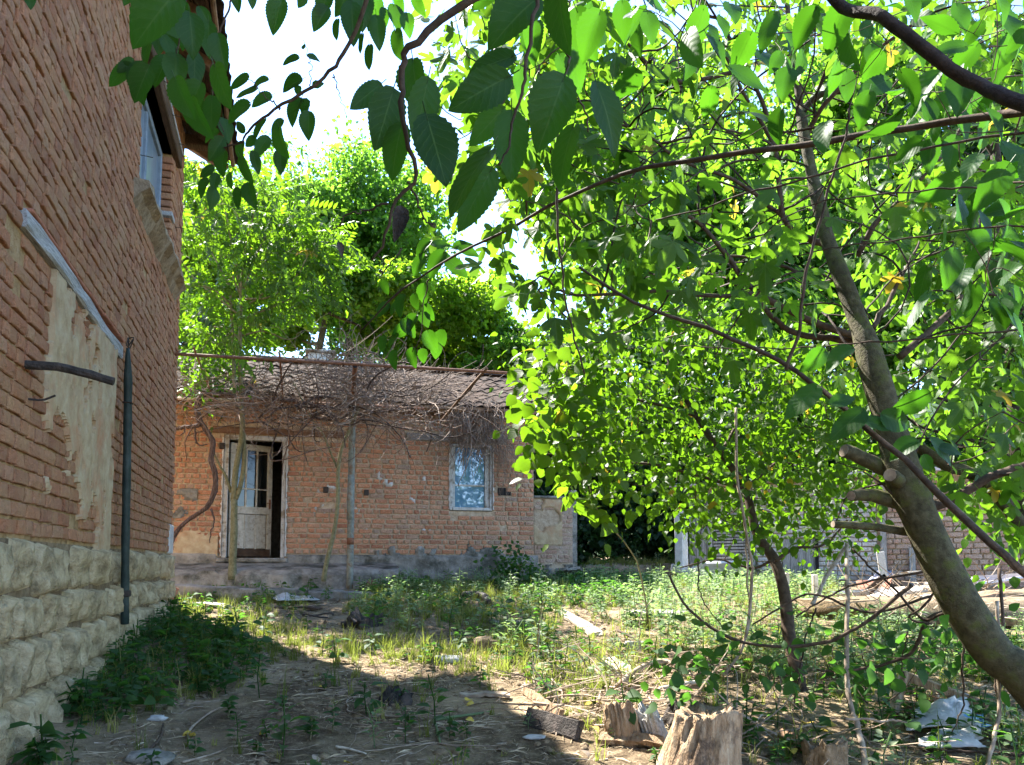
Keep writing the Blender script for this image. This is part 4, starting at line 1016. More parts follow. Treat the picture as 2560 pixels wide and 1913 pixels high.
mb.tube(spline([(2.9, 1.9, 3.4), (1.2, 1.8, 3.6), (-.4, 1.9, 3.4), at(940, -60, 2.6)], 14), np.linspace(.03, .01, 14), 7); mb.tube(spline([(.3, 1.8, 3.6), at(1300, -70, 1.8)], 5), .012, 6); mb.tube(spline([(-.4, 1.9, 3.4), at(590, -40, 2.7)], 5), .008, 6); mb.tube(spline([at(590, -40, 2.7), at(470, -60, 2.3)], 5), .006, 6); mb.build('limb', M['bark_dark'], mul, True)
ML = """1278 143 1165 175;1263 196 1123 269;1428 125 1450 236;1407 203 1352 363;1494 218 1559 377;1279 290 1276 446;1254 276 1174 363;1221 381 1105 523;1225 432 1142 577;1432 323 1381 468;1069 298 1116 457;1033 156 1040 269;1443 29 1483 145;1341 58 1327 145;1338 0 1225 91;1312 0 1303 72;1399 -40 1396 127;1301 171 1301 250;948 214 875 269;981 232 941 370;1003 319 970 446;879 11 883 105;941 44 948 120;988 80 999 149;923 116 919 174;905 87 897 134;843 51 836 98;817 22 785 69;763 -10 745 18;984 15 999 73;1017 36 1024 87;959 22 966 65;745 145 701 156;767 138 801 149;759 123 759 108;752 200 698 221;781 214 810 207;745 214 745 240;752 250 719 305;767 247 754 287;772 283 770 345;640 221 585 240;618 189 572 221;669 200 625 214;676 240 625 261;621 261 560 301;661 298 628 345;705 301 676 341;698 323 705 392;701 378 701 432;669 345 636 388;607 356 596 399;632 381 647 436;603 396 625 461;574 432 574 472;541 436 531 476;534 472 531 523;592 472 592 523;621 461 632 515;531 417 498 443;520 450 494 490;560 381 549 436;556 348 523 399;440 -20 330 105;474 38 487 130;521 59 521 138;487 135 487 216;538 169 568 271;500 212 457 297;530 246 525 330;356 161 343 246;330 150 290 180;326 165 265 212;419 148 381 207;440 140 440 220;372 106 356 161;410 90 440 160;460 10 470 60;500 20 530 70;70 -30 76 21;593 -25 593 25;628 -20 631 22;545 330 505 350;610 330 590 300;640 345 610 365;560 300 575 350;480 250 510 340;470 60 440 110;545 90 560 170;400 60 395 130;440 200 470 290;905 -20 915 60;870 -30 850 40;940 -10 930 70;820 -20 800 40;990 -20 1005 40;1035 -10 1060 40;1250 -40 1180 20;1400 140 1430 200;1460 60 1480 0""".split(';')
T, Mx = [], []
for q in ML:
    u0, v0, u1, v1 = map(float, q.split()); px = math.hypot(u1 - u0, v1 - v0)
    L = (.135 if u0 > 850 and px > 60 else .10 if u0 > 400 else .12) * RS.uniform(.92, 1.1); Y = L * F / px
    Y = min(max(Y, 1.5), 3.3) if u0 > 400 else min(max(Y, 1.8), 2.8)
    a = at(u0, v0, Y); b = at(u1, v1, Y + RS.uniform(-.25, .25) * Y * px / F); dv = b - a; L = np.linalg.norm(dv)
    nv = np.array([RS.randn() * .42, -1, RS.randn() * .35 + .1])
    Mx.append(frames(dv[None], nv[None])[0] * np.array([RS.uniform(.9, 1.12), 1, 1]) * L); T.append(a)
LIT = """1075 603 1035 640;1079 610 1130 612;1061 640 1028 687;1108 632 1068 690;959 698 966 737;995 755 973 785;1061 712 1057 760;1064 763 1082 803;1053 781 1072 817;988 879 981 923;1032 872 1032 919;1057 872 1057 908;1090 857 1090 897;1100 825 1108 865;1017 817 981 846;995 835 966 865;1010 740 990 790;1035 735 1040 775;1100 640 1140 650;1120 650 1170 690;1010 800 1040 840;970 760 940 790;1070 830 1090 880;1135 620 1180 600;1040 790 1010 830;960 840 950 880;1150 620 1200 640;2040 970 1959 1042;2154 1029 2073 1097;2163 1055 2247 1067;2290 1105 2226 1140;2128 873 2061 915;2208 1038 2289 1063;2310 1140 2330 1180;2080 1010 2140 985;2350 1120 2410 1130;2330 1100 2390 1160;2060 880 2010 930""".split(';')
for q in LIT:
    u0, v0, u1, v1 = map(float, q.split()); px = math.hypot(u1 - u0, v1 - v0); Y = .115 * F / px
    Y = min(max(Y, 4.3), 4.8) if u0 < 1500 else 2.7
    a = at(u0, v0, Y); b = at(u1, v1, Y); dv = b - a; nv = np.array([RS.randn() * .4 - .3, -1, RS.randn() * .3 + .5])
    Mx.append(frames(dv[None], nv[None])[0] * np.linalg.norm(dv) * np.array([1.1, 1, 1])); T.append(a)
for (reg, n_, Y0_, Y1_) in (([(640, -60), (1560, -60), (1560, 120), (1250, 60), (1000, 40), (900, 70), (700, 10)], 5, 1.9, 3.), ([(1010, 120), (1560, 100), (1540, 330), (1250, 480), (1000, 330)], 1, 1.8, 2.6), ([(270, -50), (600, -50), (590, 200), (420, 230), (300, 100)], 7, 2.6, 3.1)):
    for p in region_pts(reg, n_, Y0_, Y1_):
        dv = np.array([RS.randn() * .35, RS.randn() * .2, -1.]); L = RS.uniform(.10, .145); Mx.append(frames(dv[None], np.array([[RS.randn() * .5, -1, RS.randn() * .35 + .1]]))[0] * L); T.append(p)
MC = region_pts([(1500, -80), (2640, -80), (2640, 900), (2450, 900), (2300, 330), (1900, 250), (1700, 200)], 60, 2.4, 3.6)
tw = MB(); grow(mn, MC, tw, .002); tw.build('twigs', M['bark_brown'], mul, True, 'stuff')
m2, t2 = cluster_leaves(MC, 3, .09, .10, .16, .9, (.1, -.7, .6), .5)
put_leaves(mul, M['leaf_mul'], MUL_HI, MUL_LO, np.concatenate([np.array(Mx), m2]), np.concatenate([np.array(T), t2]))
# withered leaves caught on the hanging twig
for (u0, v0, u1, v1) in ((1005, 515, 990, 600), (845, 605, 858, 640)):
    a = at(u0, v0, 2.0); b = at(u1, v1, 2.0); mb = MB(); bs = ovate(8, 4, .24, .05, .9, .3); R = frames((b - a)[None], np.array([[.4, -1, .2]]))[0] * np.linalg.norm(b - a)
    mb.add(a + bs[0] @ R.T, bs[1], 0, bs[2]); mb.build('withered_leaf', M['charred'], mul, True)

# ------------------------------------------------------------------ small-leaved elm in the middle right
elm = thing('elm_tree', 'slender small-leaved tree in the weeds with a low spreading crown', 'tree', tuple(gr(1995, 1725)))
b0 = gr(1995, 1725)
mb = MB(); P = np.concatenate([[b0 - [0, 0, .05]], pl([(1995, 1690), (1975, 1600), (1960, 1480), (1935, 1400), (1890, 1330), (1862, 1220), (1800, 1130), (1740, 1040), (1690, 960)], b0[1], 6.6)]); P = spline(P, 34)
mb.tube(P, np.linspace(.056, .02, 34), 9, wob=.07); mb.build('trunk', M['bark_olive'] if False else M['bark_brown'], elm, True); en = list(P[12:])
for pts, Y0, Y1, r0, r1 in (([(1935, 1400), (1990, 1370), (2060, 1360), (2120, 1300)], 6., 6.0, .016, .006), ([(1862, 1220), (1760, 1190), (1640, 1160), (1500, 1150), (1330, 1130)], 6.2, 6.6, .018, .005), ([(1800, 1130), (1850, 1050), (1900, 950), (1950, 850)], 6.3, 7, .016, .006), ([(1740, 1040), (1600, 1000), (1450, 960), (1340, 900)], 6.4, 7, .016, .005), ([(1690, 960), (1650, 860), (1600, 780)], 6.6, 7, .014, .005), ([(1935, 1400), (1880, 1420), (1790, 1400), (1700, 1420)], 5.9, 6.2, .012, .005), ([(1862, 1220), (1950, 1150), (2050, 1100)], 6.2, 6.8, .014, .005)):
    mb = MB(); P = limb(mb, pts, Y0, Y1, r0, r1, 16, 6, .1); en += list(P); mb.build('branch', M['bark_brown'], elm, True)
EREG = [(1330, 860), (1500, 740), (1900, 800), (2150, 950), (2230, 1180), (2180, 1300), (2130, 1370), (1960, 1340), (1900, 1330), (1800, 1350), (1740, 1360), (1660, 1255), (1560, 1215), (1480, 1165), (1350, 1120)]
EC = region_pts(EREG, 390, 5.6, 8.6); tw = MB(); grow(en, EC, tw, .0035, sides=3); tw.build('twigs', M['bark_brown'], elm, True, 'stuff')
Mx, T = cluster_leaves(EC, 24, .15, .042, .085, .6, (-.1, -.4, .8), .6)
put_leaves(elm, M['leaf_elm'], ELM_HI, ELM_LO, Mx, T)
# young lime-leaved shrub against the corner of the farmhouse
shr = thing('hazel_shrub', 'lime green shrub with rounded leaves reaching across the farmhouse corner', 'shrub', tuple(gr(1560, 1640)))
b0 = gr(1620, 1570); hn = []
for pts, Y0, Y1, r0 in (([(1620, 1570), (1600, 1427), (1560, 1361), (1494, 1281), (1470, 1200), (1440, 1100), (1390, 1000), (1345, 900)], b0[1], 5.2, .009), ([(1470, 1200), (1420, 1130), (1360, 1080), (1320, 1050), (1240, 1085)], 5.6, 5.2, .004), ([(1440, 1100), (1400, 1020), (1340, 980), (1290, 990)], 5.5, 5.2, .004), ([(1470, 1210), (1400, 1160), (1330, 1145), (1285, 1150)], 5.7, 5.4, .004), ([(1390, 1000), (1420, 920), (1400, 850)], 5.3, 5.3, .004)):
    mb = MB(); P = limb(mb, pts, Y0, Y1, r0, .0025, 18, 6, .08); hn += list(P[4:]); mb.build('stem', M['bark_olive'], shr, True)
HL = """1305 925 1280 945;1320 905 1340 880;1345 900 1350 870;1310 960 1285 985;1345 945 1325 975;1290 990 1268 1010;1300 1000 1285 1030;1330 1010 1310 1040;1350 1000 1365 1025;1280 1020 1290 1055;1310 1045 1280 1075;1320 1050 1345 1070;1295 1075 1270 1090;1330 1070 1310 1100;1340 1085 1365 1105;1350 1060 1380 1045;1360 1100 1345 1135;1380 1080 1410 1095;1330 1115 1310 1140;1395 1110 1420 1135;1390 1060 1420 1040;1370 1140 1350 1165;1400 1150 1380 1180;1250 1080 1232 1092;1355 1145 1325 1165;1325 1150 1290 1172;1420 1020 1450 1000;1410 960 1440 940;1380 930 1360 905;1400 900 1420 870;1430 1080 1460 1065;1440 1130 1470 1150;1450 1180 1430 1210;1290 950 1270 930;1345 985 1370 970""".split(';')
Mx, T = [], []
for q in HL:
    u0, v0, u1, v1 = map(float, q.split()); Y = RS.uniform(5.1, 5.5); a = at(u0, v0, Y); b = at(u1, v1, Y); dv = (b - a); L = np.linalg.norm(dv) * 1.15
    Mx.append(frames(dv[None], np.array([[RS.randn() * .4 - .3, -1, RS.randn() * .4 + .5]]))[0] * L * np.array([1.35, 1, 1])); T.append(a)
HC = region_pts([(1330, 880), (1450, 850), (1560, 1200), (1500, 1300), (1440, 1230), (1370, 1170)], 60, 5.2, 6.2); tw = MB(); grow(hn, HC, tw, .002, sides=3); tw.build('twigs', M['bark_olive'], shr, True, 'stuff')
m2, t2 = cluster_leaves(HC, 8, .12, .07, .12, .4, (-.2, -.5, .7), .6)
put_leaves(shr, M['leaf_young'], ELM_HI, ELM_LO, np.concatenate([np.array(Mx), m2]), np.concatenate([np.array(T), t2]), 200)

# ------------------------------------------------------------------ dark tree at the right edge
plum = thing('plum_tree', 'dark flaky-barked tree standing at the right edge behind the fig', 'tree', tuple(at(2620, 1560, 6.0)))
mb = MB(); P = spline(pl([(2640, 1600), (2580, 1400), (2543, 1200), (2535, 923), (2505, 648), (2490, 400), (2470, 200)], 6.0, 6.6), 30); mb.tube(P, np.linspace(.085, .03, 30), 9, wob=.1); pn_ = list(P); mb.build('trunk', M['bark_dark'], plum, True)
for pts, Y0, Y1, r0, r1 in (([(2600, 1360), (2560, 1318), (2477, 1209), (2420, 1180), (2368, 1165), (2280, 1100)], 5.6, 5.4, .055, .035), ([(2535, 930), (2440, 1060), (2380, 1010), (2300, 980)], 6.1, 5.8, .02, .008), ([(2520, 750), (2600, 680), (2660, 560)], 6.2, 6, .02, .008), ([(2505, 648), (2420, 560), (2330, 500), (2250, 420)], 6.4, 6.4, .02, .007), ([(2540, 1150), (2420, 1090), (2300, 1060), (2200, 990)], 6., 5.6, .018, .006), ([(2560, 745), (2450, 738), (2330, 727)], 5.2, 5.2, .012, .005), ([(2490, 400), (2400, 250), (2300, 120)], 6.5, 6.6, .02, .007)):
    mb = MB(); P = limb(mb, pts, Y0, Y1, r0, r1, 18, 7, .1); pn_ += list(P); mb.build('branch', M['bark_dark'] if r0 < .05 else M['bark_fig'], plum, True)
PC = region_pts([(2180, -60), (2640, -60), (2640, 1380), (2480, 1400), (2300, 1050), (2150, 800)], 170, 5.4, 8.); tw = MB(); grow(pn_, PC, tw, .004, sides=3); tw.build('twigs', M['bark_dark'], plum, True, 'stuff')
Mx, T = cluster_leaves(PC, 11, .2, .08, .14, .5, (.0, -.4, .8), .6); put_leaves(plum, M['leaf_fig'], ELM_HI, ELM_LO, Mx, T)

# ------------------------------------------------------------------ young pinnate-leaved tree by the farmhouse door
yt = thing('ailanthus_tree', 'young tree with a forked trunk before the farmhouse door and a yellow-green feathery crown', 'tree', tuple(at(580, 1441, 12.0)))
c4 = lambda x, y: (420 + x * .4113, 820 + y * .4113)
mb = MB(); P = spline(pl([c4(390, 1530), c4(393, 1400), c4(400, 1250), c4(402, 1040)], 12.0), 12); mb.tube(P, np.linspace(.062, .05, 12), 9, wob=.05)
P1 = spline(pl([c4(398, 1050), c4(410, 880), c4(430, 760), c4(452, 620), c4(446, 430), c4(436, 150), (600, 860), (603, 745), (606, 680)], 12.0, 11.6), 34); mb.tube(P1, np.linspace(.046, .024, 34), 8, wob=.05)
P2 = spline(pl([c4(412, 1040), c4(440, 960), c4(462, 820), c4(458, 640)], 12.0, 11.95), 14); mb.tube(P2, np.linspace(.036, .032, 14), 8, wob=.05); mb.build('trunk', M['bark_olive'], yt, True)
mb = MB(); P = spline(pl([c4(385, 1000), c4(350, 900), c4(310, 830), c4(280, 760)], 12, 11.8), 10); mb.tube(P, np.linspace(.026, .012, 10), 7); mb.build('branch', M['bark_olive'], yt, True)
mb = MB(); P3 = spline(pl([(588, 1010), (583, 870), (578, 760), (572, 700)], 11.7, 11.9), 12); mb.tube(P3, np.linspace(.03, .02, 12), 7); mb.build('branch', M['bark_olive'], yt, True)
yn = list(P1[18:]) + list(P3[6:])
for pts in ([(603, 745), (560, 640), (520, 560), (470, 480)], [(603, 740), (580, 620), (560, 520), (540, 470)], [(604, 735), (610, 640), (630, 560), (645, 480)], [(604, 740), (640, 640), (680, 560), (695, 490)], [(605, 750), (680, 740), (740, 690), (770, 640)], [(603, 770), (650, 740), (700, 680), (730, 620)], [(600, 790), (540, 740), (480, 690), (450, 640)], [(603, 800), (700, 760), (770, 720), (800, 690)], [(602, 730), (590, 600), (600, 500), (590, 440)], [(578, 760), (520, 720), (470, 720), (440, 750)], [(575, 720), (540, 650), (510, 600), (480, 560)], [(600, 850), (560, 820), (490, 820), (450, 800)], [(602, 840), (660, 830), (720, 850), (760, 830)]):
    mb = MB(); P = limb(mb, pts, 11.7, 11.7 + RS.uniform(-1., 1.), .017, .006, 14, 6, .08); yn += list(P[4:]); mb.build('branch', M['bark_olive'], yt, True)
YC = region_pts([(440, 400), (540, 430), (640, 420), (720, 480), (810, 560), (840, 640), (800, 740), (700, 830), (620, 870), (560, 880), (470, 900), (430, 830)], 150, 10.6, 13.2); tw = MB(); grow(yn, YC, tw, .004, sides=3); tw.build('twigs', M['bark_olive'], yt, True, 'stuff')
Mx, T = cluster_leaves(YC, 5, .17, .30, .5, .35, (-.2, -.5, .9), .4); uu, vv, dd_ = proj(T + Mx[:, :, 1] * .5); kk = ~((uu > 690) & (vv > 790)) & ~((vv > 905) & (uu > 560)); Mx, T = Mx[kk], T[kk]; put_leaves(yt, M['leaf_young'], PIN, PIN, Mx, T)

# second sapling, leaning
s2 = thing('leaning_sapling', 'thin bare sapling leaning left of the blue-grey pole', 'tree', tuple(at(810, 1447, 12.1)))
mb = MB(); P = spline(pl([c4(945, 1540), c4(965, 1420), c4(1000, 1280), c4(1030, 1100), c4(1035, 860), c4(1060, 720), c4(1120, 580), c4(1160, 480)], 12.1, 12.0), 30); mb.tube(P, np.linspace(.038, .02, 30), 8, wob=.06); mb.build('trunk', M['bark_olive'], s2, True)
mb = MB(); P = spline(pl([c4(1028, 850), c4(985, 750), c4(940, 640), c4(880, 560), c4(760, 330)], 12.1, 11.6), 18); mb.tube(P, np.linspace(.018, .008, 18), 6, wob=.06); mb.build('branch', M['bark_olive'], s2, True)

# ------------------------------------------------------------------ trees beyond the house
def far_tree(label, base_uvY, crown, n, mat, seed, trunk_r=.16, leafs=1., cl=22, name='woodland_tree', group=None):
    global RS
    RS = np.random.RandomState(seed); u, v, Y = base_uvY; b = at(u, v, Y); b[2] = float(g(b[0], b[1])) - .2
    t = thing(name, label, 'tree', tuple(b), group)
    cu, cv, ru, rv = crown; cc = at(cu, cv, Y); rx = ru / F * Y; rz_ = rv / F * Y
    cl_c = []
    while len(cl_c) < cl:
        q = RS.uniform(-1, 1, 3); 
        if .25 < np.linalg.norm(q) < 1: cl_c.append(cc + q * np.array([rx, rx * .9, rz_]) * .86)
    cl_c = np.array(cl_c); cr = RS.uniform(.16, .50, cl) * min(rx, rz_)
    mb = MB(); top = cc + np.array([0, 0, rz_ * .55]); P = spline([b, (b + cc) / 2 + RS.randn(3) * .2, cc + RS.randn(3) * .2, top], 16); mb.tube(P, np.linspace(trunk_r, trunk_r * .2, 16), 7, wob=.05)
    nodes = list(P[5:])
    for c in cl_c: grow(nodes, [c], mb, trunk_r * .16, -.02, 4)
    mb.build('trunk', M['bark_fig'], t, True)
    ci = RS.randint(cl, size=n); dirs = rvec(n); rad = cr[ci] * RS.rand(n) ** .45
    T = cl_c[ci] + dirs * rad[:, None] * np.array([1.15, 1.15, .75])
    Mx = frames(rvec(n), dirs * .6 + np.array([0, -.1, .9]) + RS.randn(n, 3) * .3) * (leafs * RS.uniform(.7, 1.3, n))[:, None, None]
    mb = MB(); vi = RS.randint(4, size=n)
    for q in range(4): mb.scatter(CLUMPS[q], Mx[vi == q], T[vi == q], RS.rand((vi == q).sum()))
    mb.build('crown', M[mat], t, True, 'stuff'); return t
far_tree('tall spreading tree behind the farmhouse chimney', (860, 1300, 23), (850, 640, 290, 330), 6500, 'leaf_far', 1, .2, .95, 44)
far_tree('bright crown directly behind the tall house corner', (560, 1300, 22), (560, 640, 200, 320), 4200, 'leaf_far2', 2, .18, 1., 26)
far_tree('bluish low tree seen above the farmhouse ridge', (1120, 1300, 27), (1120, 830, 240, 190), 4200, 'leaf_far2', 3, .16, 1.1, 20)
far_tree('leafy tree behind the right end of the farmhouse roof', (1290, 1300, 24), (1270, 930, 130, 150), 2200, 'leaf_far', 4, .16, 1., 16)
far_tree('low bushy tree filling the gap above the gate', (1440, 1380, 22), (1420, 960, 110, 160), 1800, 'leaf_far2', 5, .15, 1., 16)
far_tree('round tree behind the low broken wall', (1540, 1380, 19.5), (1540, 1120, 200, 170), 2300, 'leaf_dark', 6, .14, .9, 20)
far_tree('tall tree behind the slatted shed door', (1800, 1380, 20), (1790, 750, 340, 480), 5600, 'leaf_far', 7, .2, 1., 30)
far_tree('tall tree behind the whitewashed shed', (2150, 1380, 19), (2160, 560, 380, 640), 7000, 'leaf_far', 8, .2, 1., 34)
far_tree('tall tree behind the bare brick end of the shed', (2520, 1380, 17.5), (2540, 600, 330, 680), 6500, 'leaf_dark', 9, .2, 1., 34)
far_tree('tree top rising beyond the middle of the fig', (1620, 1380, 24), (1600, 420, 330, 420), 5200, 'leaf_far2', 10, .2, 1.1, 26)
far_tree('dim tree low behind the left end of the farmhouse', (430, 1300, 19), (470, 880, 140, 110), 1300, 'leaf_dark', 12, .15, .9, 14)
far_tree('dense tree between chimney and young feathery tree', (720, 1300, 19.5), (830, 740, 260, 130), 3600, 'leaf_far2', 13, .15, .9, 16)
RS = np.random.RandomState(99)
xs = np.linspace(-70, 90, 90); ys = np.linspace(25, 70, 30); X, Y = np.meshgrid(xs, ys); Z = 1.1 + np.clip(Y - 26, 0, 30) * .42 + (fbm(X * .3, Y * .3, 0, 55, 4) - .5) * 1.6
i_ = np.arange(29)[:, None] * 90; j_ = np.arange(89)[None]; mb = MB(); mb.add(np.stack([X, Y, Z], -1).reshape(-1, 3), [np.stack([i_ + j_, i_ + j_ + 1, i_ + 91 + j_, i_ + 90 + j_], -1).reshape(-1, 4)])
M['hill'] = plain('wooded_slope', [(.012, .03, .010), (.035, .07, .022), (.06, .10, .03)], 2.5, 1., .3); mb.build('hillside', M['hill'], None, True, 'structure')
# thicket past the gate
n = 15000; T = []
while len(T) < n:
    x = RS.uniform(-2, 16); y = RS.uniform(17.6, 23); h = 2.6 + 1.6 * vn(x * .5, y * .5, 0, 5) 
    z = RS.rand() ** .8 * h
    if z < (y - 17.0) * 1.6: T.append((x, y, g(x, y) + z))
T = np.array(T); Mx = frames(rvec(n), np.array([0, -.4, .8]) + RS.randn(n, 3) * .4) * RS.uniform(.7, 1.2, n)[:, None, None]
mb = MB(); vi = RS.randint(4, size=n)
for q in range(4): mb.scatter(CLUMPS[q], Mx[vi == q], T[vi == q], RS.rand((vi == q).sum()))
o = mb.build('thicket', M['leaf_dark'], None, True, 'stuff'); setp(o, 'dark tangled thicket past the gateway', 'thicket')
# ------------------------------------------------------------------ pergola
per = thing('pergola', 'rusty pipe pergola carrying dead vines before the farmhouse', 'pergola', tuple(at(876, 1461, 12.2)))
def pipe(pts, Y0, Y1, r, name, mat, n=14, sides=10, parent=None):
    mb = MB(); P = spline(pl(pts, Y0, Y1), n); mb.tube(P, r, sides); return mb.build(name, M[mat], parent or per, True)
pipe([(874, 1472), (877, 1300), (879, 1150), (881, 1012)], 12.2, 12.2, .052, 'post', 'pole')
pipe([(876, 1362), (876, 1345)], 12.2, 12.2, .054, 'rust_band', 'rust', 3); pipe([(875, 1300), (878, 1188)], 12.19, 12.19, .0525, 'rust_band', 'pole', 3)
pipe([(888, 916), (886, 940), (882, 1012)], 10.0, 12.2, .034, 'arm', 'rust'); e = at(888, 916, 10.0); e2 = at(887.5, 922, 10.05)
mb = MB(); mb.tube([e - (e2 - e) * .02, e - (e2 - e) * .06], .028, 10); mb.build('pipe_mouth', M['black'], per)
pipe([(420, 884), (700, 900), (1000, 917), (1290, 934)], 9.25, 10.3, .019, 'beam', 'rust', 20); pipe([(420, 997), (660, 1003), (893, 1013), (1060, 1022)], 11.8, 12.5, .021, 'beam', 'rust', 20)
pipe([(445, 996), (530, 999), (600, 1001)], 11.78, 11.95, .024, 'wooden_rail', 'wood_pale', 8)
pipe([(484, 870), (490, 884), (535, 1000)], 9.2, 11.95, .014, 'rafter', 'rust'); pipe([(698, 885), (700, 897), (708, 1005)], 9.4, 12.1, .014, 'rafter', 'rust')
pipe([(1217, 921), (1160, 985), (1099, 1058)], 10.1, 12.9, .02, 'wooden_pole', 'wood_brown')
for v0, v1, Y0, Y1 in ((920, 935, 10., 10.7), (962, 972, 10.9, 11.5), (945, 952, 10.4, 11.)): pipe([(425, v0), (600, v0 + 6), (1090, v1 + 14)], Y0, Y1, .003, 'wire', 'iron', 12, 5)

# ------------------------------------------------------------------ old grape vine
vine = thing('grape_vine', 'twisted old grape vine climbing beside the farmhouse door onto the pergola', 'vine', tuple(at(425, 1372, 11.4)))
VP = spline(pl([c4(5, 1370), c4(25, 1290), c4(80, 1205), c4(150, 1150), c4(235, 1090), c4(285, 985), c4(285, 880), c4(262, 800), c4(272, 690), c4(225, 610), c4(185, 540), c4(182, 450), c4(225, 405), c4(290, 400)], 11.4, 11.3), 70)
mb = MB(); ph = np.linspace(0, 9, 70); rad = np.interp(np.linspace(0, 1, 70), [0, .3, .6, .8, 1], [.03, .034, .036, .042, .03])
for k in range(5):
    off = np.stack([np.cos(ph + k * 1.256), .7 * np.sin(ph + k * 1.256), .3 * np.sin(ph * 1.7 + k)], 1) * (rad * .62)[:, None]
    mb.tube(VP + off + RS.randn(70, 3) * .003, rad * (.52 + .12 * (k % 2)), 7, k * .17, wob=.16)
mb.tube(VP, rad * .6, 6); mb.build('trunk', M['bark_vine'], vine, True)
for pts, r0, r1 in (([c4(30, 620), c4(90, 605), c4(140, 600), c4(195, 590)], .02, .035), ([c4(60, 600), c4(100, 615), c4(95, 640), c4(75, 650)], .012, .006), ([c4(262, 1100), c4(280, 1170), c4(262, 1240), c4(252, 1310)], .016, .006), ([c4(165, 590), c4(168, 680), c4(200, 715), c4(240, 705)], .016, .008), ([c4(290, 400), c4(420, 415), c4(560, 430), c4(720, 440), c4(900, 470), c4(1050, 500)], .03, .02), ([c4(250, 420), c4(330, 470), c4(420, 500), c4(560, 500), c4(700, 480)], .014, .01), ([c4(735, 470), c4(728, 600), c4(750, 700), c4(800, 750), c4(890, 745)], .016, .006), ([c4(750, 560), c4(770, 660), c4(790, 740)], .008, .004), ([c4(860, 520), c4(930, 555), c4(1060, 545), c4(1130, 490)], .022, .02), ([c4(700, 300), c4(690, 480), c4(735, 540)], .007, .005), ([(1170, 1040), (1178, 1100), (1172, 1150), (1145, 1215)], .011, .006), ([(1205, 1050), (1190, 1110), (1168, 1150)], .008, .005), ([(446, 1010), (470, 990), (490, 960), (520, 900), (560, 880)], .010, .005)):
    mb = MB(); Y = 12.0 if pts[0][0] > 650 else 11.3; Y = 13.2 if pts[0][0] > 1100 else Y
    P = spline(pl(pts, Y, Y), 24) + RS.randn(24, 3) * .004; mb.tube(P, np.linspace(r0, r1, 24), 6, wob=.15); mb.build('stem', M['bark_vine'] if Y < 13 else M['twig'], vine, True)
tw = MB()
A_ = region_pts([(620, 950), (740, 905), (800, 885), (900, 885), (1000, 915), (1090, 985), (1120, 1050), (1040, 1070), (900, 1085), (720, 1075), (650, 1040)], 540, 10.9, 12.9)
for p in A_:
    d = D2 * RS.randn() + D1 * RS.randn() * .7 + ZV * RS.randn() * .35; wig(tw, p, d, RS.uniform(.35, 1.3), RS.uniform(.004, .0075), 8, .8)
for p in region_pts([(860, 925), (880, 885), (935, 885), (980, 940), (930, 1000), (840, 1020), (820, 970)], 260, 10.9, 12.4):
    wig(tw, p, D2 * RS.randn() + ZV * RS.randn() * .8 + D1 * RS.randn() * .4, RS.uniform(.25, .9), RS.uniform(.004, .007), 8, 1.2, -.05)
for p in region_pts([(446, 940), (640, 960), (700, 1000), (690, 1050), (446, 1050)], 230, 10.5, 12.6):
    wig(tw, p, D2 * RS.randn() + D1 * RS.randn() * .6 + ZV * RS.randn() * .3, RS.uniform(.25, .9), RS.uniform(.004, .007), 7, .7)
for i in range(190):
    t_ = RS.uniform(-.6, 3.4); p = FP(t_, RS.uniform(3.85, 4.15), RS.uniform(.35, 1.1)); wig(tw, p, np.array([RS.randn() * .9, RS.randn() * .5, -.35 - .5 * RS.rand()]), RS.uniform(.15, .5), RS.uniform(.002, .0042), 6, .9, -.3)
for i in range(260):
    t_ = RS.uniform(1.4, 3.5); o = RS.uniform(-1.2, .5); p = FP(t_, RO(o) + RS.uniform(.08, .2), o); wig(tw, p, D2 * (1 if RS.rand() < .7 else -1) + upv * RS.randn() * .5, RS.uniform(.4, 1.4), RS.uniform(.004, .0075), 7, .4, -.05)
for i in range(300):
    p = FP(RS.uniform(3.15, 4.1), RS.uniform(3.7, 4.3), RS.uniform(.2, .65)); wig(tw, p, np.array([RS.randn() * .35, RS.randn() * .3, -1]), RS.uniform(.3, 1.0), RS.uniform(.004, .008), 7, .5, -.2)
for i in range(60):
    p = FP(RS.uniform(4.0, 4.6), RS.uniform(3.2, 4.1), RS.uniform(.04, .25)); wig(tw, p, np.array([RS.randn() * .2, 0, -1]), RS.uniform(.5, 1.4), RS.uniform(.002, .004), 8, .3, -.2)
cn = MB()
for i in range(48):
    p = region_pts([(600, 990), (760, 950), (1000, 940), (1120, 1040), (900, 1070), (640, 1060)], 1, 11.2, 12.8)[0]; wig(cn, p, D2 * RS.randn() + D1 * RS.randn() * .4 + ZV * RS.randn() * .2, RS.uniform(.8, 2.2), RS.uniform(.010, .018), 14, .7, -.03)
cn.build('canes', M['bark_vine'], vine, True, 'stuff')
for (u, v) in ((893, 885), (920, 880), (870, 870), (945, 890)):
    wig(tw, at(u, v, 11.), np.array([RS.randn() * .2 + .1, 0, 1]), RS.uniform(.3, .5), .008, 6, .3, 0)
tw.build('twigs', M['twig'], vine, False, 'stuff')
VC_ = region_pts([(446, 870), (560, 900), (640, 950), (560, 1010), (446, 1010)], 40, 11., 13.5)
Mx, T = cluster_leaves(VC_, 6, .14, .09, .15, .3, (-.1, -.5, .8), .5); put_leaves(vine, M['leaf_young'], FIG_LO, FIG_LO, Mx, T, 60)

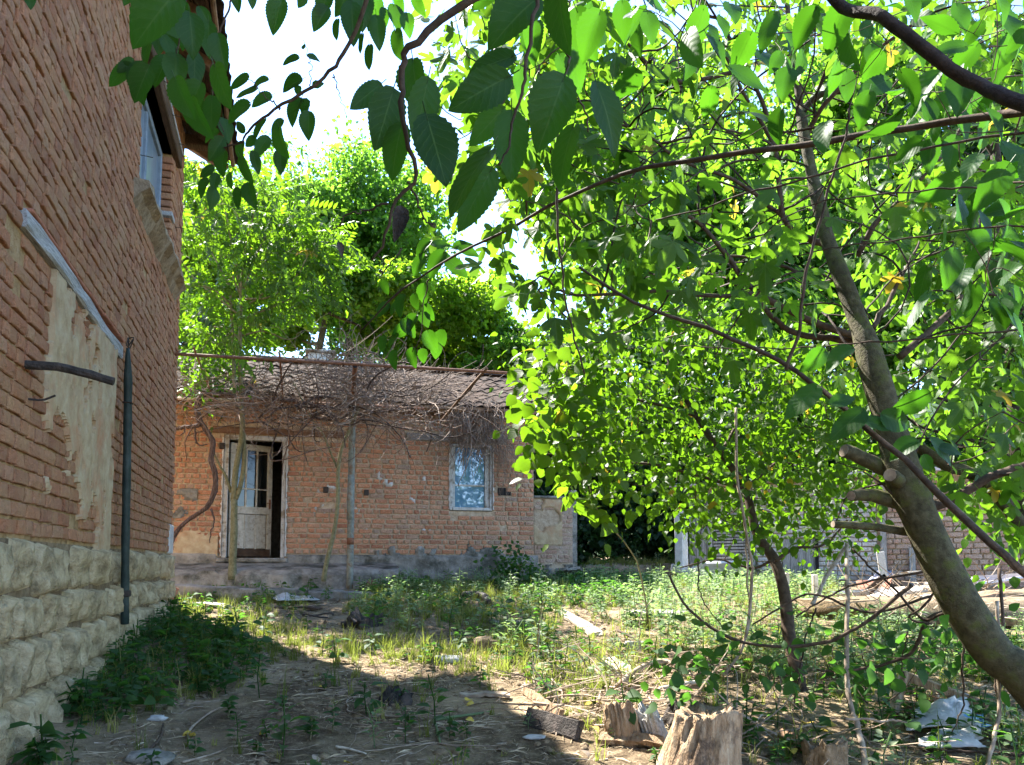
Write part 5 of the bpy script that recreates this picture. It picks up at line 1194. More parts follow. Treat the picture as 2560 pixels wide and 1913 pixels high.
# ------------------------------------------------------------------ low wall and posts by the gateway
def rubble_wall(name, label, cat, P0, along, a1, z0, z1, mat, seed, holes=(), limit=150, st=.23, hd=.115, extra=None, mort='mortar', th=.22, ch=.085):
    fr = np.stack([along, ZV, np.cross(along, ZV)], 1); t = thing(name, label, cat, tuple(P0 + ZV * z0 + along * a1 / 2))
    mb = MB(); mb.box(P0 + fr @ np.array([a1 / 2, (z0 + z1) / 2, -th / 2 - .015]), a1 - .02, z1 - z0, th, fr); mb.build('wall_core', M[mort], t)
    r_ = np.random.RandomState(seed); sp = courses(0, a1, z0 + .02, z1, ch, r_, holes, st, hd, skip=lambda c, z: r_.rand() < .04, gap=.018, vgap=.018)
    lay_bricks(t, M[mat], fr, P0, sp, limit, seed, .012); return t, fr
B0 = at(1335, 1410, 15.3) * np.array([1, 1, 0])
bw, fr = rubble_wall('brick_wall', 'short crumbling brick wall joining the farmhouse to the gate post', 'wall', B0, D2, .80, 1.05, 2.74, 'brick_p', 21, [(-.1, .9, 1.0, 1.42), (-.1, .55, 1.95, 2.45)], 90)
mb = MB(); mb.box(B0 + fr @ np.array([.4, 2.765, -.09]), .84, .05, .27, fr, 0, .015); mb.build('coping', M['concrete'], bw)
def wall_skin(t, fr, P0, a0, a1, z0, z1, seed, thr, mat, out=.018):
    a = np.arange(a0, a1, .03); z = np.arange(z0, z1, .03); Ag, Zg = np.meshgrid(a, z); q = fbm(Ag * 3, Zg * 3, 0, seed, 5)
    m = q > thr; H = np.where(m, out + (fbm(Ag * 9, Zg * 9, 0, seed + 1, 3) - .5) * .03, -.04); V = np.stack([Ag, Zg, H], -1).reshape(-1, 3); nx = len(a)
    i = np.arange(len(z) - 1)[:, None] * nx; j = np.arange(nx - 1)[None]; Fq = np.stack([i + j, i + j + 1, i + nx + j + 1, i + nx + j], -1).reshape(-1, 4)
    Fq = Fq[(H.reshape(-1)[Fq] > 0).any(1)]; mb = MB(); mb.add(P0 + V @ fr.T, [Fq]); return mb.build('plaster', M[mat], t, True)
wall_skin(bw, fr, B0, .0, .78, 1.05, 1.5, 71, .36, 'concrete', .03); wall_skin(bw, fr, B0, .0, .6, 1.85, 2.72, 73, .47, 'plaster')
def post(label, u0, u1, vt, vb, Y, mat='concrete', name='concrete_post', cat='post'):
    b = at((u0 + u1) / 2, vb, Y); tp = at((u0 + u1) / 2, vt, Y); w = (u1 - u0) / F * Y
    mb = MB(); mb.box((b + tp) / 2 - [0, 0, .1], w, w * .9, tp[2] - b[2] + .2, rot_z(TH + .5 if mat == 'conc_light' else TH), 0, .012); o = mb.build(name, M[mat], None); return setp(o, label, cat)
post('grey concrete gate post at the end of the short crumbling wall', 1424, 1441, 1226, 1418, 15.6)
post('pale concrete gate post standing left of the slatted shed door', 1690, 1716, 1278, 1406, 15.2, 'conc_light')
post('short wooden stake in the weeds behind the elm trunk', 1962, 1973, 1432, 1470, 11.0, 'wood_pale', 'wooden_stake', 'stake')
post('squat wooden stake left of the pale dead pole', 2030, 2044, 1436, 1475, 10.6, 'wood_pale', 'wooden_stake', 'stake')

# ------------------------------------------------------------------ shed on the right
SA = at(1722, 1410, 15.9) * np.array([1, 1, 0]); SB = at(2700, 1430, 12.2) * np.array([1, 1, 0]); SL = np.linalg.norm(SB - SA); SD = (SB - SA) / SL
fs = np.stack([SD, ZV, np.cross(SD, ZV)], 1)
def sa(u):
    r = ray(u, 1400); n = fs[:, 2]; k = np.dot(SA - CP, n) / np.dot(r, n); return float(np.dot(CP + r * k - SA, SD))
shed = thing('shed', 'ramshackle shed with a slatted door and whitewashed and bare brick walls', 'shed', tuple(SA + SD * SL / 2 + ZV * 1.2))
sb = lambda mb, a0, a1, z0, z1, o0, o1, **k: fbox(mb, fs, SA, a0, a1, z0, z1, o0, o1, **k)
a1_, a2_, a3_, a4_, a5_ = sa(1775), sa(1885), sa(1958), sa(2040), sa(2195)
mb = MB(); sb(mb, .0, SL, .9, 3.0, -.3, -.05); sb(mb, 0, .2, .9, 3.0, -2.5, -.3); sb(mb, SL - .2, SL, .9, 3.0, -2.5, -.3); mb.build('wall_core', M['mortar'], shed)
mb = MB(); sb(mb, -.3, SL + .2, 3.0, 3.06, -2.6, .35); mb.build('roof', M['sheet'], shed)
r_ = np.random.RandomState(4); H_ = [(a3_ - .02, a4_ + .02, .9, 1.95)]
lay_bricks(shed, M['brick_w'], fs, SA, courses(a2_ + .02, a5_, 1.1, 2.98, .085, r_, H_, .23, .115, gap=.018, vgap=.018), 120, 31, .01, name='white_brick')
lay_bricks(shed, M['brick_p'], fs, SA, courses(a5_ + .02, SL, 1.1, 2.98, .09, r_, [], .26, .13, gap=.018, vgap=.018), 130, 32, .012)
x = .02
while x < a1_: 
    w = .09 + r_.rand() * .06; mb = MB(); sb(mb, x, min(x + w - .012, a1_), 1.1, 2.6 + r_.rand() * .3, -.04, .0 + r_.rand() * .01, tilt=(r_.rand() - .5) * .02); mb.build('board', M['board_v'], shed); x += w
mb = MB(); sb(mb, a1_ - .02, a1_ + .06, 1.1, 2.9, -.04, .05, bev=.01); sb(mb, a2_ - .06, a2_ + .02, 1.1, 2.9, -.04, .05, bev=.01); mb.build('door_post', M['board_v'], shed)
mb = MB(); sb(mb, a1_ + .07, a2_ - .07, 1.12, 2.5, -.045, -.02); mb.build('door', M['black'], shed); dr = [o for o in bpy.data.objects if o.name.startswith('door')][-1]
z = 1.16
while z < 2.45:
    mb = MB(); sb(mb, a1_ + .07, a2_ - .07, z, z + .042, -.015, .012, tilt=(r_.rand() - .5) * .03); mb.build('slat', M['board_v'], shed); z += .06
x = a3_
while x < a4_: mb = MB(); sb(mb, x, min(x + .13, a4_), 1.1, 1.93, -.04, .02); mb.build('board', M['board_v'], shed); x += .14
mb = MB(); sb(mb, a4_ + .0, a4_ + .05, 1.05, 2.0, .0, .05); mb.build('post', M['black'], shed)
for u_ in (2205, 2275): x = sa(u_); mb = MB(); sb(mb, x, x + .09, 1.0, 1.75 if u_ > 2250 else 2.9, .02, .09, bev=.01); mb.build('post', M['board_v'], shed)

# ------------------------------------------------------------------ ground plants
def plant(n, h, L, rs, kind):
    mb = MB(); lf = ovate(3, 2, .34 if kind else .28, 0, .2, .35)
    for i in range(n):
        a = rs.rand() * 6.28; t = .25 + .75 * i / n; r = h * .35 * rs.rand() ** .5
        b = np.array([math.cos(a) * r * .4, math.sin(a) * r * .4, h * t * .9]); Yd = np.array([[math.cos(a), math.sin(a), .25 + .4 * rs.rand() - .3 * kind]])
        R = frames(Yd, np.array([[0, 0, 1.]]) + rs.randn(1, 3) * .35)[0] * L * (.6 + .6 * rs.rand())
        mb.add(b + lf[0] @ R.T, lf[1], 0, lf[2])
    mb.tube([[0, 0, -.03], [.01, .0, h * .5], [.0, .02, h]], .004, 3, cap=False)
    return np.concatenate(mb.V), [np.concatenate(mb.Q)], np.concatenate(mb.U)
def tuft(n, h, rs):
    V, Q = [], []
    for i in range(n):
        a = rs.rand() * 6.28; L = h * (.5 + .6 * rs.rand()); bend = .25 + .9 * rs.rand(); w = .003 * (.7 + .7 * rs.rand()); d = np.array([math.cos(a), math.sin(a), 0]); s_ = np.array([-d[1], d[0], 0]); b = rs.randn(3) * .015; b[2] = -.01
        k = len(V)
        for j, t in enumerate((0, .35, .7, 1.)):
            p = b + d * L * bend * t * t * .8 + ZV * L * (t - .32 * bend * t * t); ww = w * (1 - t * .9); V += [p - s_ * ww, p + s_ * ww]
        for j in range(3): Q.append([k + 2 * j, k + 2 * j + 1, k + 2 * j + 3, k + 2 * j + 2])
    V = np.array(V); return V, [np.array(Q)], np.zeros((len(V), 2))
GR = np.random.RandomState(8)
PL_B = [plant(13, .20, .085, GR, 1), plant(10, .13, .07, GR, 1), plant(16, .26, .075, GR, 0), plant(9, .08, .06, GR, 1)]
PL_N = [plant(18, .22, .06, GR, 0), plant(14, .14, .055, GR, 0), plant(22, .30, .055, GR, 0)]
TF = [tuft(14, .17, GR), tuft(16, .12, GR), tuft(11, .25, GR), tuft(18, .07, GR)]
Z_ = dict(H=[(2080, 1425), (2640, 1425), (2640, 1575), (2330, 1570), (2120, 1560)],
 L=[(40, 1913), (150, 1710), (280, 1590), (420, 1520), (520, 1565), (640, 1640), (665, 1715), (540, 1755), (380, 1800), (230, 1890), (120, 1960)],
 S=[(430, 1478), (760, 1488), (780, 1530), (560, 1560), (430, 1545)], S2=[(430, 1432), (870, 1440), (870, 1464), (430, 1458)],
 Mz=[(930, 1440), (1120, 1450), (1330, 1470), (1420, 1540), (1340, 1640), (1180, 1590), (950, 1600), (850, 1530), (900, 1490)],
 R=[(1470, 1455), (2220, 1440), (2400, 1600), (2380, 1740), (1950, 1730), (1720, 1640), (1600, 1600), (1470, 1540)],
 Tz=[(1300, 1440), (1640, 1462), (1560, 1530), (1350, 1520)], Fz=[(1570, 1690), (2000, 1660), (2560, 1600), (2560, 1960), (1900, 1960), (1820, 1800)],
 C=[(1120, 1600), (1660, 1620), (1640, 1740), (1350, 1730), (1250, 1660)], B=[(1440, 1370), (1720, 1380), (1720, 1425), (1450, 1412)], D=[(540, 1555), (1300, 1640), (1310, 1700), (900, 1665), (600, 1650)], K=[(1320, 1725), (1560, 1740), (1600, 1913), (1500, 1860)], RR=[(2250, 1450), (2600, 1480), (2600, 1700), (2300, 1650)])
def field(n, x0, x1, y0, y1):
    x = GR.uniform(x0, x1, n); y = GR.uniform(y0, y1, n); z = g(x, y); P = np.stack([x, y, z], 1); u, v, d = proj(P); return P, u, v
def dens(u, v, P, table, base):
    w = np.full(len(u), base)
    for k, q in table.items(): w = np.maximum(w, np.where(inpoly(u, v, Z_[k]), q, 0))
    nz = vn(P[:, 0] * 2.2, P[:, 1] * 2.2, 0, 77); nz2 = vn(P[:, 0] * 6, P[:, 1] * 6, 0, 78)
    return w * np.clip((nz * .6 + nz2 * .6 - .22) * 2., 0.05, 1.3)
WALLK = lambda P: ((P[:, 0] - OL[0]) * D2[0] + (P[:, 1] - OL[1]) * D2[1] > .06) | (P[:, 1] > 9.9)
HK = lambda P: ((P - OF) @ (-D1) > .02) | ((P - OF) @ D2 > 4.9)
def strew(name, label, cat, mat, bases, n, table, base, s0, s1, smooth=True, tilt=.15, area=(-4.6, 9, 3.7, 17)):
    P, u, v = field(n, *area); w = dens(u, v, P, table, base); k = (GR.rand(n) < w) & WALLK(P) & HK(P) & (u > -100) & (u < 2660) & (v < 2000); k &= ~inpoly(u, v, Z_['H']); P = P[k]; m = len(P)
    near = np.clip(P[:, 1] / 9, .55, 1.2)
    R = np.array([rot_z(a) @ rot_x(b) for a, b in zip(GR.rand(m) * 6.28, GR.randn(m) * tilt)]) * (GR.uniform(s0, s1, m))[:, None, None]
    mb = MB(); vi = GR.randint(len(bases), size=m)
    for q in range(len(bases)):
        if (vi == q).any(): mb.scatter(bases[q], R[vi == q], P[vi == q], GR.rand((vi == q).sum()))
    o = mb.build(name, M[mat], None, smooth, 'stuff'); setp(o, label, cat); return m
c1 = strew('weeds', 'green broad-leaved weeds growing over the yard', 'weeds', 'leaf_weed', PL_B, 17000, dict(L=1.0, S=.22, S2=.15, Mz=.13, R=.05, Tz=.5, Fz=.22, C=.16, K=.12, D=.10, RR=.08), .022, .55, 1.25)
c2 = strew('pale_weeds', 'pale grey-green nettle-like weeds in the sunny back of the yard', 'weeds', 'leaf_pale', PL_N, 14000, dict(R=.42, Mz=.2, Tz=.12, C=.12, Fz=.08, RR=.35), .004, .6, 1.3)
c3 = strew('grass', 'thin green and dry grass tufts across the yard', 'grass', 'grass', TF, 46000, dict(L=.4, S=.7, S2=.3, Mz=.6, R=.25, Tz=.4, Fz=.2, C=.5, B=.9, D=.6, K=.3), .04, .5, 1.25)
def strip(L, w, rs):
    V = []; b = rs.randn() * .12
    for t in (-.5, 0, .5): 
        for s_ in (-1, 1): V.append([t * L, s_ * w + b * L * (t * t), .004 + .012 * (.25 - t * t) * 4 * rs.rand()])
    return np.array(V), [np.array([[0, 1, 3, 2], [2, 3, 5, 4]])], np.zeros((6, 2))
ST = [strip(.11, .0013, GR), strip(.06, .0012, GR), strip(.16, .0012, GR), strip(.035, .0018, GR), strip(.08, .0011, GR), strip(.13, .0014, GR)]
c4_ = strew('straw_litter', 'dry straw and stalks strewn over the bare ground', 'straw', 'straw', ST, 75000, dict(D=1., K=1., C=1., L=.12, R=.4, Mz=.6), .40, .5, 1.3, True, .22, (-3.5, 5, 3.7, 10.5))
def twigb(L, rs):
    mb = MB(); P = np.cumsum(np.concatenate([[[0, 0, .006]], np.stack([np.full(4, L / 4), rs.randn(4) * L * .06, rs.randn(4) * .006], 1)]), 0); mb.tube(P, np.linspace(.005, .002, 5), 4, cap=False); return np.concatenate(mb.V), [np.concatenate(mb.Q)], np.concatenate(mb.U)
TWB = [twigb(.35, GR), twigb(.22, GR), twigb(.5, GR)]
strew('twig_litter', 'small broken twigs scattered on the ground', 'twigs', 'stick', TWB, 5200, dict(C=.7, K=.9, Fz=.5, R=.25), .5, .4, 1.2, True, .12, (-3.5, 6, 3.7, 10.5))
DL = [ovate(3, 2, .4, 0, .5, .5), ovate(3, 2, .34, 0, -.4, .6)]
strew('green_litter', 'small green leaves and seedlings scattered on the bare earth', 'leaves', 'leaf_weed', [ovate(3, 2, .4, 0, .3, .3), plant(5, .04, .05, GR, 1)], 2600, dict(D=.3, C=.3, K=.3), .22, .6, 1.2, True, .3, (-3.5, 6, 3.7, 10)) if False else None
strew('leaf_litter', 'brown dead leaves lying on the earth', 'leaves', 'stick', DL, 9000, dict(C=.6, K=.8, D=.5, Fz=.5), .22, .03, .075, True, .5, (-3.5, 6, 3.7, 11))
def pebble(rs):
    th = np.linspace(0, 2 * math.pi, 7)[:-1]; V = [[0, 0, .55 + .2 * rs.rand()]] + [[math.cos(a) * (.8 + .4 * rs.rand()), math.sin(a) * (.7 + .4 * rs.rand()), .3 * rs.rand()] for a in th] + [[math.cos(a), math.sin(a), -.4] for a in th]
    T = [[0, 1 + i, 1 + (i + 1) % 6] for i in range(6)]; Q = [[1 + i, 7 + i, 7 + (i + 1) % 6, 1 + (i + 1) % 6] for i in range(6)]
    return np.array(V), [np.array(T), np.array(Q)], np.zeros((13, 2))
strew('gravel', 'pebbles and crumbs of rubble on the earth', 'gravel', 'earth', [pebble(GR) for _ in range(4)], 14000, dict(C=.5, K=.5), .35, .006, .034, True, .3, (-3.5, 6, 3.7, 11))
print('plants', c1, c2, c3, c4_)
# distinct seedlings on the bare shady earth
def seedling(u, v, label, n, h, L):
    p = gr(u, v); t = thing('weed', label, 'weed', tuple(p)); mb = MB(); mb.tube([p - [0, 0, .02], p + [.01, 0, h * .6], p + [0, .01, h]], .004, 4); mb.build('stem', M['bark_olive'], t, True)
    lf = with_petiole(ovate(8, 4, .36, .05, .2, .3, .05), .2, .012); Mx, T = [], []
    for i in range(n):
        a = i * 2.4; Mx.append(frames(np.array([[math.cos(a), math.sin(a), .25]]), np.array([[0, -.2, 1.]]) + GR.randn(1, 3) * .3)[0] * L * GR.uniform(.7, 1.1)); T.append(p + [0, 0, h * (.25 + .75 * i / n)])
    put_leaves(t, M['leaf_weed'], [lf], [lf], Mx, T)
for a in ((570, 1795, 'bushy weed on the shady earth left of the shadow edge, its leaves lobed', 14, .12, .06), (705, 1778, 'small weed by the middle of the bare shady earth', 10, .10, .055), (775, 1850, 'twin-headed weed near the bottom edge of the bare earth', 14, .13, .07), (830, 1830, 'taller weed sprout right of the twin-headed weed', 7, .16, .075), (640, 1885, 'low weed at the bottom edge under the bushy weed', 8, .07, .055), (1020, 1815, 'weed beside green cut stalks right of the bare earth', 9, .08, .06), (485, 1890, 'sprout with narrow leaves on grey earth near the flat stone', 6, .10, .055)): seedling(*a)

# ------------------------------------------------------------------ stumps, logs, boards
def stump(name, label, u, v, Y, r, h, lean, seed, mat='wood_rot', jag=.06, top=None, flute=.16, cat='stump'):
    b = at(u, v, Y); b[2] = g(b[0], b[1]) - .05; rs_ = np.random.RandomState(seed); nt_, nz_ = 72, 18; th = np.linspace(0, 2 * math.pi, nt_ + 1)[:-1]; V = []
    c_, s_ = np.cos(th), np.sin(th)
    topz = 1 + (fbm(c_ * 2 + 5, s_ * 2 + 5, 0, seed, 3) - .5) * jag / h * 4
    for k in range(nz_):
        f = k / (nz_ - 1); fl = fbm(c_ * 3.1 + 9, s_ * 3.1 + 9, f * .9, seed + 1, 4) - .5; fine = fbm(c_ * 9 + 9, s_ * 9, f * 1.5, seed + 2, 3) - .5 - .9 * np.clip(.12 - np.abs(fbm(c_ * 4 + 3, s_ * 4 + 7, f * .5, seed + 4, 3) - .5), 0, 1) * 8
        rad = r * (1.25 - .32 * f + .10 * f * f) * (1 + fl * flute * 3 + fine * .14)
        z = h * f * topz; V += [[rad[i] * c_[i] + lean[0] * z[i], rad[i] * s_[i] + lean[1] * z[i], z[i]] for i in range(nt_)]
    for q in (.66, .33):
        rim = np.array(V[(nz_ - 1) * nt_:nz_ * nt_]); c = rim.mean(0); V += [list(c + (p - c) * q + np.array([0, 0, -.02 - .03 * rs_.rand()])) for p in rim]
    V.append(list(np.array(V[(nz_ - 1) * nt_:nz_ * nt_]).mean(0) - [0, 0, .04]))
    V = np.array(V); R = nz_ + 2; Q = [[k * nt_ + i, k * nt_ + (i + 1) % nt_, (k + 1) * nt_ + (i + 1) % nt_, (k + 1) * nt_ + i] for k in range(R - 1) for i in range(nt_)]
    T = [[(R - 1) * nt_ + i, (R - 1) * nt_ + (i + 1) % nt_, R * nt_] for i in range(nt_)]
    mb = MB(); mb.add(b + V, [np.array(Q), np.array(T)]); o = mb.build(name, M[mat], None, True); return setp(o, label, cat)
stump('tree_stump', 'large rotten tree stump with a ragged sawn top at the bottom edge', 1735, 1925, 4.12, .16, .34, (.25, .1), 3, jag=.022)
stump('tree_stump', 'gnarled grey stump left of the large rotten stump', 1570, 1840, 4.55, .085, .26, (-.15, .1), 5, 'wood_rot', .035, flute=.34)
stump('tree_stump', 'narrow splintered stump leaning between the gnarled and large stumps', 1655, 1835, 4.5, .06, .24, (-.3, .1), 7, 'wood_grey', .045, flute=.3)
stump('tree_stump', 'dark matted root stump at the bottom edge right of the large stump', 2065, 1940, 4.15, .10, .20, (0, 0), 9, 'earth', .04)
stump('rotten_log', 'low rotten log clump behind the gnarled stump', 1715, 1790, 4.9, .13, .14, (.2, .1), 13, 'charred', .08, flute=.3, cat='log')
stump('rotten_log', 'blackened wood lump on the shady earth before the sunlit band', 985, 1738, 5.35, .09, .07, (.2, 0), 15, 'charred', .05, flute=.4, cat='log')
stump('rotten_log', 'dark rotten log remains below the white rag', 900, 1555, 8.55, .19, .14, (.1, 0), 17, 'charred', .08, flute=.4, cat='log')
def ground_pt(u, v, lift=0.): p = gr(u, v); return p + np.array([0, 0, lift])
def log(name, label, pts, r0, r1, mat, lift=.03, n=16, sides=9, cat='log', wob=.1, end=None):
    P = spline([ground_pt(u, v, lift) for u, v in pts], n); mb = MB(); mb.tube(P, np.linspace(r0, r1, n), sides, wob=wob); o = mb.build(name, M[mat], None, True); return setp(o, label, cat)
def board(name, label, p0, p1, w, th, mat, lift=.03, cat='board', roll=.1, gnd=True, bev=.006, seed=0):
    a = ground_pt(*p0, lift) if gnd else np.array(p0); b = ground_pt(*p1, lift) if gnd else np.array(p1); x = (b - a); L = np.linalg.norm(x); x /= L
    y = np.cross(ZV, x); y /= np.linalg.norm(y); z = np.cross(x, y); R = np.stack([x, y * math.cos(roll) + z * math.sin(roll), z * math.cos(roll) - y * math.sin(roll)], 1)
    n = 9; r_ = np.random.RandomState(seed + int(L * 1000)); V = []
    for i in range(n):
        t = i / (n - 1) - .5; ww = w * (1 + (r_.rand() - .5) * .22); tt = th * (1 + (r_.rand() - .5) * .3); s_ = .012 * math.sin(t * 5 + r_.rand())
        for (yy, zz) in ((-1, -1), (1, -1), (1, .8), (.9, 1), (-.9, 1), (-1, .8)): V.append([t * L * (1 + (.02 * r_.randn() if i in (0, n - 1) else 0)), yy * ww / 2 + (r_.rand() - .5) * .01, zz * tt / 2 + s_])
    Q = [[i * 6 + k, i * 6 + (k + 1) % 6, (i + 1) * 6 + (k + 1) % 6, (i + 1) * 6 + k] for i in range(n - 1) for k in range(6)] + [[3, 2, 1, 0], [5, 4, 3, 0]] + [[n * 6 - 6 + k for k in (0, 1, 2, 3)], [n * 6 - 6 + k for k in (0, 3, 4, 5)]]
    mb = MB(); mb.add((a + b) / 2 + np.array(V) @ R.T, [np.array(Q)]); o = mb.build(name, M[mat], None); return setp(o, label, cat)
board('wooden_board', 'dark half-buried board standing on edge at the shadow edge', (1318, 1812), (1450, 1850), .11, .045, 'charred', .05, roll=1.2)
board('wooden_board', 'brown board on edge above the dark half-buried board', (1308, 1735), (1405, 1800), .06, .03, 'wood_rot', .03, roll=1.2)
board('wooden_board', 'splintered reddish board lying before the gnarled stump', (1500, 1862), (1660, 1880), .07, .03, 'wood_rot', .05, roll=.5)
board('wooden_board', 'long white-bleached plank lying diagonally in the sunny weeds', (1372, 1518), (1492, 1592), .13, .03, 'wood_pale', .03)
board('wooden_board', 'short bleached plank beyond the curved dead branch', (1520, 1650), (1590, 1705), .12, .03, 'wood_pale', .02)
board('wooden_board', 'grey plank lying in the grass before the kerb', (432, 1508), (570, 1524), .12, .03, 'wood_pale', .03)
board('wooden_board', 'flat grey lath half hidden in straw at the shadow edge', (1150, 1740), (1275, 1748), .07, .02, 'stick', .02)
board('wooden_board', 'leaning brown board by the dark matted root stump', (1945, 1850), (2050, 1918), .06, .03, 'wood_brown', .06, roll=.6)
board('wooden_board', 'thin dark slat below the white rag', (690, 1520), (800, 1527), .08, .02, 'wood_dark', .02)
log('log', 'sawn brown log end leaning in the grass right of the pole', [(925, 1478), (948, 1458)], .075, .075, 'wood_brown', .08, 6, 12, wob=.03)
log('dead_branch', 'curved bare branch arching over the straw left of the gnarled stumps', [(1540, 1745), (1590, 1700), (1650, 1675), (1700, 1690), (1740, 1720)], .022, .014, 'stick', .07, 24, 7, 'branch')
log('dead_branch', 'dark curved branch ending in the leaves right of the arching branch', [(1690, 1672), (1740, 1660), (1765, 1690), (1770, 1720)], .02, .012, 'bark_brown', .06, 18, 7, 'branch')
log('dead_branch', 'split pale branch across the straw above the gnarled stumps', [(1650, 1745), (1720, 1730), (1790, 1722)], .018, .012, 'wood_pale', .06, 14, 6, 'branch')
log('dead_branch', 'dark forked branch lying among sunny weeds in the middle of the yard', [(1545, 1592), (1600, 1620), (1650, 1655)], .014, .008, 'bark_brown', .06, 14, 6, 'branch')
log('dead_stick', 'long bent stick on the bare earth below the weeds by the plinth', [(470, 1868), (475, 1830), (520, 1790), (560, 1770)], .008, .006, 'stick', .012, 16, 6, 'stick', .2)
log('dead_stick', 'straight stick on the bottom edge of the bare earth', [(455, 1912), (520, 1895), (566, 1878)], .007, .004, 'stick', .012, 12, 6, 'stick', .2)
log('dead_stick', 'pale thin stick left of the dark half-buried board', [(840, 1872), (880, 1880), (915, 1890)], .008, .005, 'wood_pale', .012, 12, 6, 'stick', .2)
log('dead_stick', 'dark curved stick by the flat grey stone', [(375, 1880), (400, 1850), (408, 1815)], .009, .006, 'bark_brown', .012, 12, 6, 'stick', .2)
log('cut_stalk', 'thick green cut stalk lying on straw by the shadow edge', [(1088, 1805), (1160, 1795), (1230, 1785)], .010, .007, 'leaf_pale', .015, 10, 6, 'stalk', .1)
log('cut_stalk', 'short pale green stalk pointing at the bottom edge', [(1085, 1808), (1092, 1830), (1100, 1862)], .009, .007, 'leaf_pale', .015, 8, 6, 'stalk', .1)
def rock(name, label, u, v, sx, sy, sz, mat, seed, cat='stone', lift=0., flat=.5):
    p = ground_pt(u, v, lift); nt_, nz_ = 14, 7; V = []
    for k in range(nz_):
        ph_ = math.pi * k / (nz_ - 1)
        for i in range(nt_):
            a = 2 * math.pi * i / nt_; d = np.array([math.sin(ph_) * math.cos(a), math.sin(ph_) * math.sin(a), math.cos(ph_)]); q = 1 + (fbm(d[0] * 2.1 + seed, d[1] * 2.1, d[2] * 1.6, seed, 3) - .5) * 1.3
            e = np.sign(d) * np.abs(d) ** flat; V.append(e * np.array([sx, sy, sz]) * .5 * q)
    Q = [[k * nt_ + i, (k + 1) * nt_ + i, (k + 1) * nt_ + (i + 1) % nt_, k * nt_ + (i + 1) % nt_] for k in range(nz_ - 1) for i in range(nt_)]
    mb = MB(); mb.add(p + np.array([0, 0, sz * .3]) + np.array(V), [np.array(Q)]); o = mb.build(name, M[mat], None, True); return setp(o, label, cat)
rock('stone', 'flat white stone in the sunlit band of grass', 1120, 1655, .22, .16, .06, 'cloth_w', 3)
rock('earth_clod', 'sunlit round clod of earth above the flat white stone', 1212, 1628, .20, .16, .14, 'earth', 5, 'clod')
rock('fallen_fruit', 'yellow fruit resting against the clod of earth', 1214, 1640, .045, .045, .045, 'yellow', 6, 'fruit', .0, 1.)
rock('stone', 'flat grey stone at the bottom edge near the plinth', 365, 1905, .20, .14, .06, 'concrete', 7)
rock('stone', 'grey slab stone in the trampled grass left of the bleached plank', 1290, 1560, .5, .3, .05, 'concrete', 9)
rock('stone', 'small flat stone in the clearing right of the bleached plank', 1580, 1562, .26, .2, .08, 'stone', 11)
rock('stone', 'round pale stone beside the tilted slab near the shed', 1692, 1432, .2, .2, .2, 'conc_light', 13)
rock('stone', 'squarish stone in the weeds at the foot of the plinth corner', 380, 1540, .2, .2, .18, 'stone', 15)
rock('stone', 'white crumpled stone near the dark forked branch', 1590, 1625, .2, .12, .1, 'cloth_w', 16)
rock('stone', 'broad pale rock slab in the far sunny clearing', 1640, 1535, .8, .5, .06, 'sheet', 18)
rock('stone', 'mossy mound at the foot of the short crumbling wall', 1405, 1412, .55, .4, .35, 'earth', 19)
rock('paper_scrap', 'crumpled white paper scrap on the earth below the weeds', 392, 1800, .09, .06, .03, 'cloth_w', 21, 'paper')
rock('paper_scrap', 'pale torn scrap lying before the dark half-buried board', 1340, 1845, .11, .08, .015, 'cloth_w', 23, 'paper')
def slabp(name, label, pts, Y0, Y1, th, mat, cat='slab', lift=.0):
    # tilted slab from four photo corners (near left, near right, far right, far left)
    C = [ground_pt(*pts[0], lift), ground_pt(*pts[1], lift), at(*pts[2], Y1), at(*pts[3], Y1)]; C = np.array(C); n = np.cross(C[1] - C[0], C[3] - C[0]); n /= np.linalg.norm(n); n = n if n[2] > 0 else -n
    ng = 8; V = []
    for sgn in (1, 0):
        for j in range(ng):
            for i in range(ng):
                a, b = i / (ng - 1), j / (ng - 1); p = C[0] * (1 - a) * (1 - b) + C[1] * a * (1 - b) + C[2] * a * b + C[3] * (1 - a) * b; V.append(p + n * (th * sgn + .02 * fbm(a * 3, b * 3, sgn, len(label), 2)))
    Q = []; N2 = ng * ng
    for j in range(ng - 1):
        for i in range(ng - 1): q = [j * ng + i, j * ng + i + 1, (j + 1) * ng + i + 1, (j + 1) * ng + i]; Q.append(q); Q.append([k + N2 for k in q[::-1]])
    ring = list(range(ng)) + [k * ng + ng - 1 for k in range(1, ng)] + [(ng - 1) * ng + i for i in range(ng - 2, -1, -1)] + [k * ng for k in range(ng - 2, 0, -1)]
    for k in range(len(ring)): a, b = ring[k], ring[(k + 1) % len(ring)]; Q.append([a, a + N2, b + N2, b])
    mb = MB(); mb.add(np.array(V), [np.array(Q)]); o = mb.build(name, M[mat], None); return setp(o, label, cat)
slabp('concrete_slab', 'grey slab tilted on the ground before the gate post, the right one of two', [(1440, 1446), (1468, 1444), (1450, 1424), (1420, 1428)], 0, 14.6, .05, 'concrete')
slabp('concrete_slab', 'grey slab tilted on the ground before the gate post, the left one of two', [(1392, 1448), (1434, 1446), (1418, 1426), (1388, 1430)], 0, 14.5, .05, 'concrete')
slabp('concrete_slab', 'big cracked concrete slab sloping up to the slatted shed door', [(1700, 1452), (1900, 1450), (1860, 1408), (1750, 1410)], 0, 14.9, .06, 'conc_light')
slabp('fibre_cement_sheet', 'broad pale corrugated sheet lying on the debris heap at the right edge', [(2400, 1500), (2640, 1492), (2640, 1428), (2440, 1440)], 0, 11.2, .03, 'sheet', 'sheet', .22)
